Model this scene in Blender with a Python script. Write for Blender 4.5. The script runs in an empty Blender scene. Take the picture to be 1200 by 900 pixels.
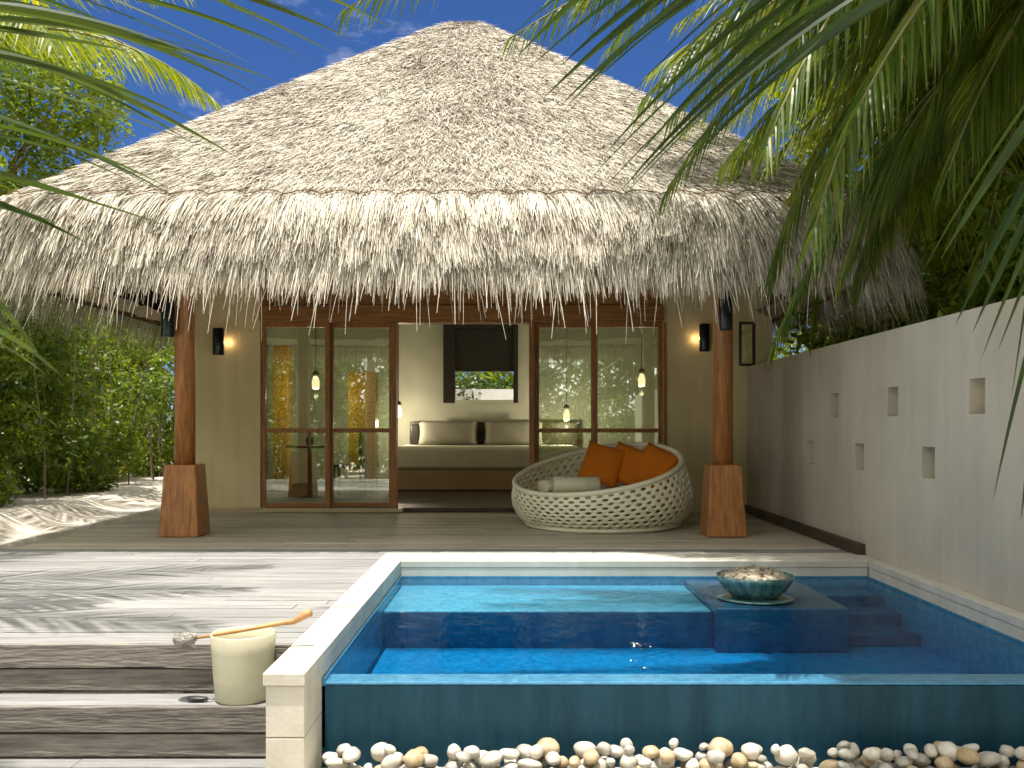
import bpy, bmesh, math, random
import numpy as np
from mathutils import Vector, Matrix, noise as mnoise

# ------------------------------------------------------------ camera / light
R = math.radians
random.seed(7)
rng = np.random.default_rng(11)
S = bpy.context.scene
F = 1100.0                       # focal length in pixels of a 1200 px wide frame
cam_d = bpy.data.cameras.new("camera")
cam = bpy.data.objects.new("camera", cam_d)
S.collection.objects.link(cam)
cam.location = (0, 0, 1.0)
cam.rotation_euler = (R(90), 0, 0)
cam_d.sensor_width = 36
cam_d.lens = 36 * F / 1200
cam_d.shift_x = -3 / 1200
cam_d.shift_y = 50 / 1200
cam_d.clip_start = 0.05
cam_d.clip_end = 2000
cam_d.dof.use_dof = True
cam_d.dof.focus_distance = 8.5
cam_d.dof.aperture_fstop = 9.0
S.camera = cam

SUN_TO = Vector((-math.tan(R(3)), -math.tan(R(6.5)), 1)).normalized()   # direction towards the sun
elev = math.asin(SUN_TO.z)
W = bpy.data.worlds.new("World"); S.world = W; W.use_nodes = True
nt = W.node_tree; nt.nodes.clear()
out = nt.nodes.new("ShaderNodeOutputWorld"); bg = nt.nodes.new("ShaderNodeBackground")
sky = nt.nodes.new("ShaderNodeTexSky"); sky.sky_type = 'NISHITA'; sky.sun_disc = False
sky.sun_elevation = elev
sky.sun_rotation = math.atan2(SUN_TO.x, SUN_TO.y)
sky.air_density = 1.0; sky.dust_density = 0.0; sky.ozone_density = 6.0
bg.inputs[1].default_value = 0.1
tc = nt.nodes.new("ShaderNodeTexCoord"); mp = nt.nodes.new("ShaderNodeMapping")
mp.inputs['Scale'].default_value = (1.0, 1.0, 2.6)
ns = nt.nodes.new("ShaderNodeTexNoise"); ns.inputs['Scale'].default_value = 3.2; ns.inputs['Detail'].default_value = 9
ns.inputs['Roughness'].default_value = .62
cr = nt.nodes.new("ShaderNodeValToRGB"); cr.color_ramp.elements[0].position = .56; cr.color_ramp.elements[1].position = .82
cr.color_ramp.elements[1].color = (.5, .5, .5, 1)
mx = nt.nodes.new("ShaderNodeMix"); mx.data_type = 'RGBA'
mx.inputs[7].default_value = (9.3, 9.0, 8.5, 1)
L = nt.links.new
L(tc.outputs['Generated'], mp.inputs[0]); L(mp.outputs[0], ns.inputs['Vector']); L(ns.outputs[0], cr.inputs[0])
pol = nt.nodes.new("ShaderNodeMix"); pol.data_type = 'RGBA'; pol.blend_type = 'MULTIPLY'; pol.inputs[0].default_value = 1
pol.inputs[7].default_value = (.175, .255, .4, 1)      # deep polarised tropical blue
L(sky.outputs[0], pol.inputs[6]); # unseen white clouds added overhead and behind the viewer to fill the shade
sp = nt.nodes.new("ShaderNodeSeparateXYZ"); L(tc.outputs['Generated'], sp.inputs[0])
def mrange(src, a, b):
    q = nt.nodes.new("ShaderNodeMapRange"); q.interpolation_type = 'SMOOTHSTEP'; q.inputs[1].default_value = a; q.inputs[2].default_value = b
    L(src, q.inputs[0]); return q.outputs[0]
def mth_(op, a, b):
    q = nt.nodes.new("ShaderNodeMath"); q.operation = op; q.use_clamp = True
    for i_, w_ in enumerate((a, b)):
        if isinstance(w_, float): q.inputs[i_].default_value = w_
        else: L(w_, q.inputs[i_])
    return q.outputs[0]
up_ = mrange(sp.outputs['Z'], .5, .75); back_ = mrange(mth_('MULTIPLY', sp.outputs['Y'], -1.0), .1, .45)
fill_clouds = mth_('MULTIPLY', mth_('MAXIMUM', up_, back_), mrange(ns.outputs[0], .36, .5))
fac = mth_('MAXIMUM', cr.outputs[0], fill_clouds)
L(fac, mx.inputs[0]); L(pol.outputs[2], mx.inputs[6]); L(mx.outputs[2], bg.inputs[0]); L(bg.outputs[0], out.inputs[0])

sl = bpy.data.lights.new("sun", 'SUN'); sl.energy = 3.05; sl.angle = R(.53); sl.color = (1, .955, .88)
so = bpy.data.objects.new("sun", sl); S.collection.objects.link(so)
so.location = (0, 0, 30); so.rotation_euler = SUN_TO.to_track_quat('Z', 'Y').to_euler()
S.view_settings.view_transform = 'Standard'; S.view_settings.look = 'None'
S.view_settings.gamma = 1.0; S.view_settings.exposure = 1.33; S.view_settings.use_curve_mapping = False
S.render.engine = 'CYCLES'
cy = S.cycles
cy.max_bounces = 8; cy.diffuse_bounces = 4; cy.glossy_bounces = 4; cy.transmission_bounces = 6
cy.transparent_max_bounces = 12; cy.volume_bounces = 0
cy.caustics_reflective = False; cy.caustics_refractive = False
cy.sample_clamp_indirect = 4.0; cy.blur_glossy = .5
cy.use_denoising = True
cy.use_adaptive_sampling = True; cy.adaptive_threshold = .02

def at(px, py, D):
    """a pixel of the 1200x900 frame at distance D -> world point"""
    return Vector(((px - 603) / F * D, D, 1 - (py - 500) / F * D))

# ------------------------------------------------------------ materials
def mat(name, c1, c2=None, rough=.7, scale=6.0, stretch=(1, 1, 1), bump=0.0, bscale=None, tint=0.0, spec=.5,
        detail=6, pos=(.35, .65), metallic=0, coat=0, third=None):
    m = bpy.data.materials.new(name); m.use_nodes = True
    n = m.node_tree; b = n.nodes['Principled BSDF']; l = n.links.new
    b.inputs['Roughness'].default_value = rough
    b.inputs['Metallic'].default_value = metallic
    b.inputs['Specular IOR Level'].default_value = spec
    b.inputs['Coat Weight'].default_value = coat
    b.inputs['Base Color'].default_value = (*c1, 1)
    g = n.nodes.new('ShaderNodeNewGeometry')
    mpn = n.nodes.new('ShaderNodeMapping'); mpn.inputs['Scale'].default_value = stretch
    l(g.outputs['Position'], mpn.inputs[0])
    last = None
    if c2 is not None:
        t = n.nodes.new('ShaderNodeTexNoise'); t.inputs['Scale'].default_value = scale
        t.inputs['Detail'].default_value = detail; t.inputs['Roughness'].default_value = .6
        l(mpn.outputs[0], t.inputs['Vector'])
        r = n.nodes.new('ShaderNodeValToRGB')
        r.color_ramp.elements[0].position = pos[0]; r.color_ramp.elements[1].position = pos[1]
        r.color_ramp.elements[0].color = (*c1, 1); r.color_ramp.elements[1].color = (*c2, 1)
        if third:
            e = r.color_ramp.elements.new((pos[0] + pos[1]) / 2); e.color = (*third, 1)
        l(t.outputs[0], r.inputs[0]); last = r.outputs[0]
        # slow large-scale weathering
        t2 = n.nodes.new('ShaderNodeTexNoise'); t2.inputs['Scale'].default_value = 1.1; t2.inputs['Detail'].default_value = 4
        l(g.outputs['Position'], t2.inputs['Vector'])
        mr = n.nodes.new('ShaderNodeMapRange'); mr.inputs[1].default_value = .3; mr.inputs[2].default_value = .7
        mr.inputs[3].default_value = .9; mr.inputs[4].default_value = 1.06
        l(t2.outputs[0], mr.inputs[0])
        mm = n.nodes.new('ShaderNodeVectorMath'); mm.operation = 'SCALE'
        l(last, mm.inputs[0]); l(mr.outputs[0], mm.inputs['Scale']); last = mm.outputs[0]
    if tint:
        a = n.nodes.new('ShaderNodeAttribute'); a.attribute_name = 'tint'
        mr = n.nodes.new('ShaderNodeMapRange'); mr.inputs[3].default_value = 1 - tint; mr.inputs[4].default_value = 1 + tint
        l(a.outputs['Fac'], mr.inputs[0])
        mm = n.nodes.new('ShaderNodeVectorMath'); mm.operation = 'SCALE'
        if last is None:
            mm.inputs[0].default_value = c1
        else:
            l(last, mm.inputs[0])
        l(mr.outputs[0], mm.inputs['Scale']); last = mm.outputs[0]
    if last is not None:
        l(last, b.inputs['Base Color'])
    if bump:
        t = n.nodes.new('ShaderNodeTexNoise'); t.inputs['Scale'].default_value = bscale or scale * 3
        t.inputs['Detail'].default_value = 5
        l(mpn.outputs[0], t.inputs['Vector'])
        bp = n.nodes.new('ShaderNodeBump'); bp.inputs['Strength'].default_value = bump; bp.inputs['Distance'].default_value = .02
        l(t.outputs[0], bp.inputs['Height']); l(bp.outputs[0], b.inputs['Normal'])
    return m

def leaf_mat(name, dark, light, trans=.4, rough=.45):
    m = bpy.data.materials.new(name); m.use_nodes = True
    n = m.node_tree; b = n.nodes['Principled BSDF']; l = n.links.new; o = n.nodes['Material Output']
    a = n.nodes.new('ShaderNodeAttribute'); a.attribute_name = 'tint'
    r = n.nodes.new('ShaderNodeValToRGB')
    r.color_ramp.elements[0].color = (*dark, 1); r.color_ramp.elements[1].color = (*light, 1)
    e = r.color_ramp.elements.new(.93); e.color = (light[0] * 1.1, light[1], light[2], 1)
    r.color_ramp.elements[2].color = (light[0] * 1.6 + .02, light[1] * 1.15, light[2], 1)
    l(a.outputs['Fac'], r.inputs[0]); l(r.outputs[0], b.inputs['Base Color'])
    b.inputs['Roughness'].default_value = rough
    b.inputs['Specular IOR Level'].default_value = .4
    tr = n.nodes.new('ShaderNodeBsdfTranslucent')
    mm = n.nodes.new('ShaderNodeMix'); mm.data_type = 'RGBA'; mm.blend_type = 'MULTIPLY'; mm.inputs[0].default_value = 1
    mm.inputs[7].default_value = (1.9, 1.7, .45, 1)
    l(r.outputs[0], mm.inputs[6]); l(mm.outputs[2], tr.inputs[0])
    ms = n.nodes.new('ShaderNodeMixShader'); ms.inputs[0].default_value = trans
    l(b.outputs[0], ms.inputs[1]); l(tr.outputs[0], ms.inputs[2]); l(ms.outputs[0], o.inputs[0])
    return m

def emis(name, c, s):
    m = bpy.data.materials.new(name); m.use_nodes = True
    b = m.node_tree.nodes['Principled BSDF']
    b.inputs['Base Color'].default_value = (*c, 1)
    b.inputs['Emission Color'].default_value = (*c, 1); b.inputs['Emission Strength'].default_value = s
    return m

M = {}
M['plaster'] = mat('cream_plaster', (.78, .66, .37), (.83, .71, .42), .85, 2.5, bump=.12, bscale=40, spec=.2)
M['wallwhite'] = mat('garden_wall_plaster', (.5, .455, .365), (.57, .52, .42), .88, 1.6, bump=.25, bscale=14, spec=.15, stretch=(1, 1, .55))
def streaks(m, lo=.86):
    n = m.node_tree; l = n.links.new; b = n.nodes['Principled BSDF']; g = n.nodes.new('ShaderNodeNewGeometry')
    mp_ = n.nodes.new('ShaderNodeMapping'); mp_.inputs['Scale'].default_value = (6, 6, .45); l(g.outputs['Position'], mp_.inputs[0])
    t = n.nodes.new('ShaderNodeTexNoise'); t.inputs['Scale'].default_value = 1.3; t.inputs['Detail'].default_value = 7; l(mp_.outputs[0], t.inputs['Vector'])
    q = n.nodes.new('ShaderNodeMapRange'); q.inputs[1].default_value = .35; q.inputs[2].default_value = .6; q.inputs[3].default_value = lo; q.inputs[4].default_value = 1.02; l(t.outputs[0], q.inputs[0])
    vm = n.nodes.new('ShaderNodeVectorMath'); vm.operation = 'SCALE'; l(b.inputs['Base Color'].links[0].from_socket, vm.inputs[0]); l(q.outputs[0], vm.inputs['Scale']); l(vm.outputs[0], b.inputs['Base Color'])
streaks(M['wallwhite'], .95)
streaks(M['plaster'], .93)
M['niche'] = mat('niche_plaster', (.5, .45, .3), (.6, .55, .38), .9, 5)
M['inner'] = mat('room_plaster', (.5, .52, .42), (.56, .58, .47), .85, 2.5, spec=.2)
M['coping'] = mat('cream_stone_coping', (.58, .55, .46), (.66, .63, .54), .6, 7, bump=.08, bscale=60, spec=.3)
streaks(M['coping'], .95)
M['deck'] = mat('weathered_decking', (.085, .083, .08), (.37, .362, .35), .75, 5, (.35, 22, 22), .6, 9, tint=.14, spec=.2, pos=(.3, .62), third=(.285, .278, .267))
M['veranda'] = mat('sheltered_decking', (.32, .285, .215), (.58, .53, .42), .6, 5, (.35, 9, 9), .3, 9, tint=.16, spec=.3, pos=(.22, .7), third=(.47, .42, .325))
M['riser'] = mat('rough_brown_timber', (.12, .107, .092), (.3, .272, .235), .8, 4, (1.2, 9, 9), .6, 9, tint=.18, spec=.2, pos=(.3, .72))
M['timber'] = mat('varnished_timber', (.27, .105, .028), (.5, .22, .065), .38, 5, (9, 9, .8), .1, 12, spec=.5, tint=.1)
M['timberh'] = mat('varnished_beam', (.26, .11, .025), (.46, .21, .055), .45, 5, (.6, 9, 9), .1, 12, spec=.5)
M['pale_timber'] = mat('pale_sill_timber', (.5, .42, .24), (.6, .5, .3), .5, 5, (.6, 9, 9))
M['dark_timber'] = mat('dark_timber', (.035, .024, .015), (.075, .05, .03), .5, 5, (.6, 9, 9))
M['tan_timber'] = mat('tan_bed_timber', (.3, .22, .11), (.38, .28, .15), .5, 5, (.6, 9, 9))
M['thatch'] = mat('sunbleached_thatch', (.2, .16, .115), (.6, .52, .4), .9, 9, (5, 5, 2), .9, 22, spec=.1, pos=(.3, .62), third=(.42, .35, .26))
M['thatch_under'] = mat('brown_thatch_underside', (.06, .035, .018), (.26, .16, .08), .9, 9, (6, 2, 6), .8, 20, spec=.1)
M['sand'] = mat('pale_coral_sand', (.46, .41, .34), (.6, .55, .48), .95, 3, bump=.5, bscale=35, spec=.1)
M['gun'] = mat('gunmetal_lamp_body', (.035, .045, .05), None, .3, metallic=.6)
M['wicker'] = mat('cream_wicker', (.84, .8, .57), (.88, .85, .66), .5, 30, bump=.2, bscale=120)
M['orange'] = mat('burnt_orange_cloth', (.6, .165, .012), (.7, .21, .018), .85, 90, bump=.25, bscale=300, spec=.1)
M['cushion'] = mat('ivory_cloth', (.62, .6, .48), (.7, .67, .55), .9, 80, bump=.2, bscale=250, spec=.1)
M['towel'] = mat('cream_towel', (.8, .76, .52), (.86, .82, .6), .95, 90, bump=.6, bscale=220, spec=.05)
M['greycloth'] = mat('grey_linen', (.3, .3, .25), (.36, .36, .3), .9, 80, spec=.1)
M['sheet'] = mat('pale_bed_linen', (.55, .55, .46), (.62, .62, .52), .9, 3, spec=.1)
M['bucket'] = mat('cream_stoneware', (.58, .545, .38), (.66, .625, .45), .5, 9, spec=.5)
M['handle'] = mat('golden_wood_handle', (.42, .2, .07), (.6, .34, .13), .45, 12, (1, 1, 1))
M['shell'] = mat('fibrous_coconut_shell', (.2, .17, .14), (.5, .47, .43), .9, 40, bump=.8, bscale=90)
M['black'] = mat('black_stone', (.02, .018, .016), (.045, .04, .036), .4, 20)
M['bowl'] = mat('sea_green_glazed_bowl', (.03, .1, .1), (.16, .3, .27), .15, 8, (3, 3, .5), spec=.6, coat=.4)
M['chip'] = mat('broken_shell_chips', (.3, .22, .14), (.72, .64, .5), .85, 16, tint=.4)
M['peb_w'] = mat('white_pebble', (.48, .44, .36), (.66, .62, .53), .6, 9, bump=.15, bscale=40)
M['peb_t'] = mat('tan_pebble', (.34, .25, .13), (.54, .43, .28), .6, 14, bump=.15, bscale=40)
M['peb_g'] = mat('grey_pebble', (.3, .28, .24), (.52, .49, .43), .6, 14, bump=.15, bscale=40)
M['ply'] = mat('amber_reflection', (.34, .15, .008), (.75, .45, .05), .35, 40, spec=.6, pos=(.4, .6))  # amber of the door glass reflections, put into a solid colour
M['bark'] = mat('palm_bark', (.16, .12, .08), (.32, .26, .19), .9, 6, (2, 2, 9), .8, 12)
M['darkmetal'] = mat('dark_lacquer', (.02, .017, .014), None, .4)
M['whitewall'] = mat('white_render', (.74, .72, .66), (.8, .78, .73), .8, 4)
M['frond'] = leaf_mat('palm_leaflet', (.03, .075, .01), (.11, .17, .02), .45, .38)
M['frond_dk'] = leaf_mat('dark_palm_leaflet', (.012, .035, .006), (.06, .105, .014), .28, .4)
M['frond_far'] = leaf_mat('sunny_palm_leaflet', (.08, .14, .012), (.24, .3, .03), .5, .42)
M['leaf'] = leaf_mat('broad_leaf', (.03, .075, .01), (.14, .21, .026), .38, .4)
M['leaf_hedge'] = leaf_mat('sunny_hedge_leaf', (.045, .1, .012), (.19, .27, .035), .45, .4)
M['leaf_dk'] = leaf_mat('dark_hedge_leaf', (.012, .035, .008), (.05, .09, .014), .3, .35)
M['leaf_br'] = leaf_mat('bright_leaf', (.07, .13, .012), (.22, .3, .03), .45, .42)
M['rib'] = mat('leaf_rib', (.12, .12, .03), (.2, .18, .05), .5, 8)

# pool tile
def tile_mat(name, c1, c2, rough=.25, drip=None):
    m = mat(name, c1, c2, rough, 14 if not drip else 5, drip or (1, 1, 1), spec=.5 if not drip else .18, pos=(.25, .75))
    n = m.node_tree; l = n.links.new; b = n.nodes['Principled BSDF']
    br = n.nodes.new('ShaderNodeTexVoronoi'); br.feature = 'DISTANCE_TO_EDGE'; br.inputs['Scale'].default_value = 42
    br.inputs['Randomness'].default_value = .12
    g = n.nodes.new('ShaderNodeNewGeometry'); l(g.outputs['Position'], br.inputs['Vector'])
    mr = n.nodes.new('ShaderNodeMapRange'); mr.inputs[2].default_value = .06; mr.inputs[3].default_value = 0; mr.inputs[4].default_value = 1
    l(br.outputs[0], mr.inputs[0])
    bp = n.nodes.new('ShaderNodeBump'); bp.inputs['Strength'].default_value = .25; bp.inputs['Distance'].default_value = .003
    l(mr.outputs[0], bp.inputs['Height']); l(bp.outputs[0], b.inputs['Normal'])
    vo = n.nodes.new('ShaderNodeTexVoronoi'); vo.inputs['Scale'].default_value = 42; vo.inputs['Randomness'].default_value = .12
    l(g.outputs['Position'], vo.inputs['Vector'])
    sx = n.nodes.new('ShaderNodeSeparateXYZ'); l(vo.outputs['Color'], sx.inputs[0])
    m2 = n.nodes.new('ShaderNodeMapRange'); m2.inputs[3].default_value = 1 - (.13 if not drip else .05); m2.inputs[4].default_value = 1 + (.13 if not drip else .05); l(sx.outputs[0], m2.inputs[0])
    src = b.inputs['Base Color'].links[0].from_socket
    vm = n.nodes.new('ShaderNodeVectorMath'); vm.operation = 'SCALE'; l(src, vm.inputs[0]); l(m2.outputs[0], vm.inputs['Scale']); l(vm.outputs[0], b.inputs['Base Color'])
    return m
M['tile'] = tile_mat('blue_glass_mosaic', (.035, .16, .29), (.07, .25, .4))
M['tile_shade'] = tile_mat('shaded_blue_mosaic', (.012, .06, .13), (.03, .1, .19))  # darker copy of the pool tile, shade put into its colour
M['tile_sunlit'] = tile_mat('sunlit_blue_mosaic', (.09, .25, .37), (.15, .34, .46))  # brighter copy of the pool tile, sunlight on the ledge put into colour
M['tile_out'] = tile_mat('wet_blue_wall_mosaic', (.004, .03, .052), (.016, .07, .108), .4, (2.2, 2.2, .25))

# water surface: clear, fresnel-reflecting, absorbing red with depth
m = bpy.data.materials.new('pool_water'); m.use_nodes = True; M['water'] = m
n = m.node_tree; n.nodes.clear(); l = n.links.new
o = n.nodes.new('ShaderNodeOutputMaterial'); tr = n.nodes.new('ShaderNodeBsdfTransparent'); gl = n.nodes.new('ShaderNodeBsdfGlossy')
gl.inputs['Roughness'].default_value = .03
fr = n.nodes.new('ShaderNodeFresnel'); fr.inputs[0].default_value = 1.33
g = n.nodes.new('ShaderNodeNewGeometry')
mp = n.nodes.new('ShaderNodeMapping'); mp.inputs['Scale'].default_value = (1, .7, 1); l(g.outputs['Position'], mp.inputs[0])
t1 = n.nodes.new('ShaderNodeTexNoise'); t1.inputs['Scale'].default_value = 7; t1.inputs['Detail'].default_value = 3; l(mp.outputs[0], t1.inputs['Vector'])
bp = n.nodes.new('ShaderNodeBump'); bp.inputs['Strength'].default_value = .35; bp.inputs['Distance'].default_value = .02
l(t1.outputs[0], bp.inputs['Height']); l(bp.outputs[0], gl.inputs['Normal']); l(bp.outputs[0], fr.inputs['Normal'])
# the back faces must not reflect: only the top face mixes
mul = n.nodes.new('ShaderNodeMath'); mul.operation = 'MULTIPLY'
inv = n.nodes.new('ShaderNodeMath'); inv.operation = 'SUBTRACT'; inv.inputs[0].default_value = 1; l(g.outputs['Backfacing'], inv.inputs[1])
pol_ = n.nodes.new('ShaderNodeMath'); pol_.operation = 'MULTIPLY'; pol_.inputs[1].default_value = .42
l(fr.outputs[0], pol_.inputs[0]); l(pol_.outputs[0], mul.inputs[0]); l(inv.outputs[0], mul.inputs[1])
ms = n.nodes.new('ShaderNodeMixShader'); l(mul.outputs[0], ms.inputs[0]); l(tr.outputs[0], ms.inputs[1]); l(gl.outputs[0], ms.inputs[2])
l(ms.outputs[0], o.inputs[0])
va = n.nodes.new('ShaderNodeVolumeAbsorption'); va.inputs[0].default_value = (.12, .86, .985, 1); va.inputs[1].default_value = 2.2
l(va.outputs[0], o.inputs['Volume'])

m = bpy.data.materials.new('door_glass'); m.use_nodes = True; M['glass'] = m
n = m.node_tree; n.nodes.clear(); l = n.links.new
o = n.nodes.new('ShaderNodeOutputMaterial'); tr = n.nodes.new('ShaderNodeBsdfTransparent'); gl = n.nodes.new('ShaderNodeBsdfGlossy')
tr.inputs[0].default_value = (.86, .9, .84, 1); gl.inputs['Roughness'].default_value = .015; gl.inputs[0].default_value = (.9, .95, .85, 1)
ms = n.nodes.new('ShaderNodeMixShader'); ms.inputs[0].default_value = .3
l(tr.outputs[0], ms.inputs[1]); l(gl.outputs[0], ms.inputs[2]); l(ms.outputs[0], o.inputs[0])
M['glow'] = emis('warm_lamp_glass', (1, .78, .45), 1.0)

# ------------------------------------------------------------ mesh helpers
ORG = {}
def world_org(o):
    return ORG.get(o.name, Vector((0, 0, 0))) if o is not None else Vector((0, 0, 0))

def tag(o, label=None, cat=None, group=None, kind=None):
    if label: o['label'] = label
    if cat: o['category'] = cat
    if group: o['group'] = group
    if kind: o['kind'] = kind
    return o

def thing(name, label, cat, loc, group=None):
    o = bpy.data.objects.new(name, None); S.collection.objects.link(o)
    o.location = loc; o.empty_display_size = .1
    ORG[o.name] = Vector(loc)
    return tag(o, label, cat, group)

class MB:
    def __init__(s): s.v = []; s.f = []; s.t = []
    def add(s, v, f, tint=None):
        b = len(s.v); t = random.random() if tint is None else tint
        s.v += [tuple(p) for p in v]; s.t += [t] * len(v)
        s.f += [tuple(i + b for i in q) for q in f]
        return s
    def box(s, x0, x1, y0, y1, z0, z1, tint=None):
        v = [(x, y, z) for z in (z0, z1) for y in (y0, y1) for x in (x0, x1)]
        return s.add(v, [(0, 2, 3, 1), (4, 5, 7, 6), (0, 1, 5, 4), (2, 6, 7, 3), (0, 4, 6, 2), (1, 3, 7, 5)], tint)
    def taper(s, cx, cy, z0, z1, w0, w1, tint=None, d0=None, d1=None):
        d0 = d0 or w0; d1 = d1 or w1
        v = []
        for z, w, d in ((z0, w0, d0), (z1, w1, d1)):
            v += [(cx - w / 2, cy - d / 2, z), (cx + w / 2, cy - d / 2, z), (cx + w / 2, cy + d / 2, z), (cx - w / 2, cy + d / 2, z)]
        return s.add(v, [(3, 2, 1, 0), (4, 5, 6, 7), (0, 1, 5, 4), (1, 2, 6, 5), (2, 3, 7, 6), (3, 0, 4, 7)], tint)
    def lathe(s, c, prof, n=32, tint=None, cap=True):
        v = []; f = []
        for r, z in prof:
            for k in range(n):
                a = 2 * math.pi * k / n
                v.append((c[0] + r * math.cos(a), c[1] + r * math.sin(a), c[2] + z))
        for i in range(len(prof) - 1):
            for k in range(n):
                k2 = (k + 1) % n
                f.append((i * n + k, i * n + k2, (i + 1) * n + k2, (i + 1) * n + k))
        if cap:
            f.append(tuple(reversed(range(n)))); f.append(tuple((len(prof) - 1) * n + k for k in range(n)))
        return s.add(v, f, tint)
    def tube(s, pts, rad, n=8, tint=None):
        pts = [Vector(p) for p in pts]
        if not hasattr(rad, '__len__'): rad = [rad] * len(pts)
        v = []; f = []; up = Vector((0, 0, 1))
        for i, p in enumerate(pts):
            t = (pts[min(i + 1, len(pts) - 1)] - pts[max(i - 1, 0)]).normalized()
            a = t.cross(up)
            if a.length < .05: a = t.cross(Vector((1, 0, 0)))
            a.normalize(); b = t.cross(a).normalized()
            for k in range(n):
                q = 2 * math.pi * k / n
                v.append(p + (a * math.cos(q) + b * math.sin(q)) * rad[i])
        for i in range(len(pts) - 1):
            for k in range(n):
                k2 = (k + 1) % n
                f.append((i * n + k, (i + 1) * n + k, (i + 1) * n + k2, i * n + k2))
        f.append(tuple(range(n))); f.append(tuple(reversed([(len(pts) - 1) * n + k for k in range(n)])))
        return s.add(v, f, tint)
    def build(s, name, material, parent=None, smooth=False, bevel=0, origin=None):
        return raw(name, np.array(s.v, dtype=np.float32), s.f, np.array(s.t, dtype=np.float32), material, parent, smooth, bevel, origin)

def raw(name, v, f, t, material, parent=None, smooth=False, bevel=0, origin=None):
    org = world_org(parent)
    if parent is None:
        if origin is None:
            org = Vector(((v[:, 0].min() + v[:, 0].max()) / 2, (v[:, 1].min() + v[:, 1].max()) / 2, v[:, 2].min()))
        else:
            org = Vector(origin)
    v = v - np.array(org, dtype=np.float32)
    me = bpy.data.meshes.new(name)
    if isinstance(f, np.ndarray):
        k = f.shape[1]
        me.vertices.add(len(v)); me.vertices.foreach_set('co', v.astype(np.float32).ravel())
        me.loops.add(f.size); me.loops.foreach_set('vertex_index', f.astype(np.int32).ravel())
        me.polygons.add(len(f)); me.polygons.foreach_set('loop_start', np.arange(0, f.size, k, dtype=np.int32))
        me.update(calc_edges=True)
    else:
        me.from_pydata(v.tolist(), [], f)
    me.materials.append(material)
    if t is not None:
        a = me.attributes.new('tint', 'FLOAT', 'POINT'); a.data.foreach_set('value', np.asarray(t, dtype=np.float32))
    if smooth:
        me.polygons.foreach_set('use_smooth', [True] * len(me.polygons))
    me.update()
    o = bpy.data.objects.new(name, me); S.collection.objects.link(o)
    if parent is None:
        o.location = org
    else:
        o.parent = parent
    ORG[o.name] = org
    if bevel:
        b = o.modifiers.new('bevel', 'BEVEL'); b.width = bevel; b.segments = 2; b.limit_method = 'ANGLE'
    return o

def copy_tree(o, parent=None):
    c = o.copy(); S.collection.objects.link(c); c.parent = parent
    ORG[c.name] = ORG.get(o.name, Vector((0, 0, 0)))
    for ch in list(o.children):
        copy_tree(ch, c)
    return c

def panel(mb, axis, a0, a1, z0, z1, p0, p1, holes, through=True, depth=.1):
    """a wall slab in the plane axis ('x': spans x at y p0..p1, front face p0; 'y': spans y at x p0..p1) with rectangular holes (u0,u1,z0,z1)"""
    us = sorted(set([a0, a1] + [h[0] for h in holes] + [h[1] for h in holes]))
    zs = sorted(set([z0, z1] + [h[2] for h in holes] + [h[3] for h in holes]))
    def P(u, p, z): return (u, p, z) if axis == 'x' else (p, u, z)
    def inh(u, z): return any(h[0] < u < h[1] and h[2] < z < h[3] for h in holes)
    def q(a, b, c, d): mb.add([a, b, c, d], [(0, 1, 2, 3)], .5)
    for i in range(len(us) - 1):
        for j in range(len(zs) - 1):
            u0, u1, w0, w1 = us[i], us[i + 1], zs[j], zs[j + 1]
            h = inh((u0 + u1) / 2, (w0 + w1) / 2)
            if not h:
                q(P(u0, p0, w0), P(u1, p0, w0), P(u1, p0, w1), P(u0, p0, w1))
            if not (h and through):
                q(P(u0, p1, w0), P(u0, p1, w1), P(u1, p1, w1), P(u1, p1, w0))
    for h in holes:
        pb = p1 if through else p0 + depth
        q(P(h[0], p0, h[2]), P(h[0], pb, h[2]), P(h[0], pb, h[3]), P(h[0], p0, h[3]))
        q(P(h[1], p0, h[2]), P(h[1], p0, h[3]), P(h[1], pb, h[3]), P(h[1], pb, h[2]))
        q(P(h[0], p0, h[2]), P(h[1], p0, h[2]), P(h[1], pb, h[2]), P(h[0], pb, h[2]))
        q(P(h[0], p0, h[3]), P(h[0], pb, h[3]), P(h[1], pb, h[3]), P(h[1], p0, h[3]))
    q(P(a0, p0, z1), P(a1, p0, z1), P(a1, p1, z1), P(a0, p1, z1))
    q(P(a0, p0, z0), P(a0, p1, z0), P(a1, p1, z0), P(a1, p0, z0))
    q(P(a0, p0, z0), P(a0, p0, z1), P(a0, p1, z1), P(a0, p1, z0))
    q(P(a1, p0, z0), P(a1, p1, z0), P(a1, p1, z1), P(a1, p0, z1))

# ------------------------------------------------------------ ground
def lines(a, b, step): return list(np.arange(a, b + 1e-6, step))
gx = [-400, -150, -60, -25, -14] + lines(-10, 10, .2) + [14, 25, 60, 150, 400]
gy = [-400, -150, -60, -25, -12] + lines(-8, 22, .2) + [26, 40, 80, 180, 500]
gv = []; gt = []
def gh(x, y):
    h = -.02
    if x < -4.75:
        k = min(1, (-4.75 - x) / .55); h = -.02 + .15 * k * k * (3 - 2 * k) + .035 * mnoise.noise(Vector((x * 1.3, y * 1.1, 0))) * k
    if -5.0 < x < 2.75 and y < 7.7: h = -.62
    if x <= -5.0 and y < 7.7: h = -.06 - .4 * min(1, max(0, (3.5 - y) / 2))
    if x >= 2.75 and y < 7: h = -.1
    if -4.25 < x < 3.1 and 7.6 < y < 16.5: h = -.3
    if y < 3.6 and x < 2.75: h = -.56
    if abs(x) < 10 and abs(y) < 22: h += .012 * mnoise.noise(Vector((x * 2.2, y * 2.2, 3)))
    return h
for y in gy:
    for x in gx: gv.append((x, y, gh(x, y)))
nx = len(gx)
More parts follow.
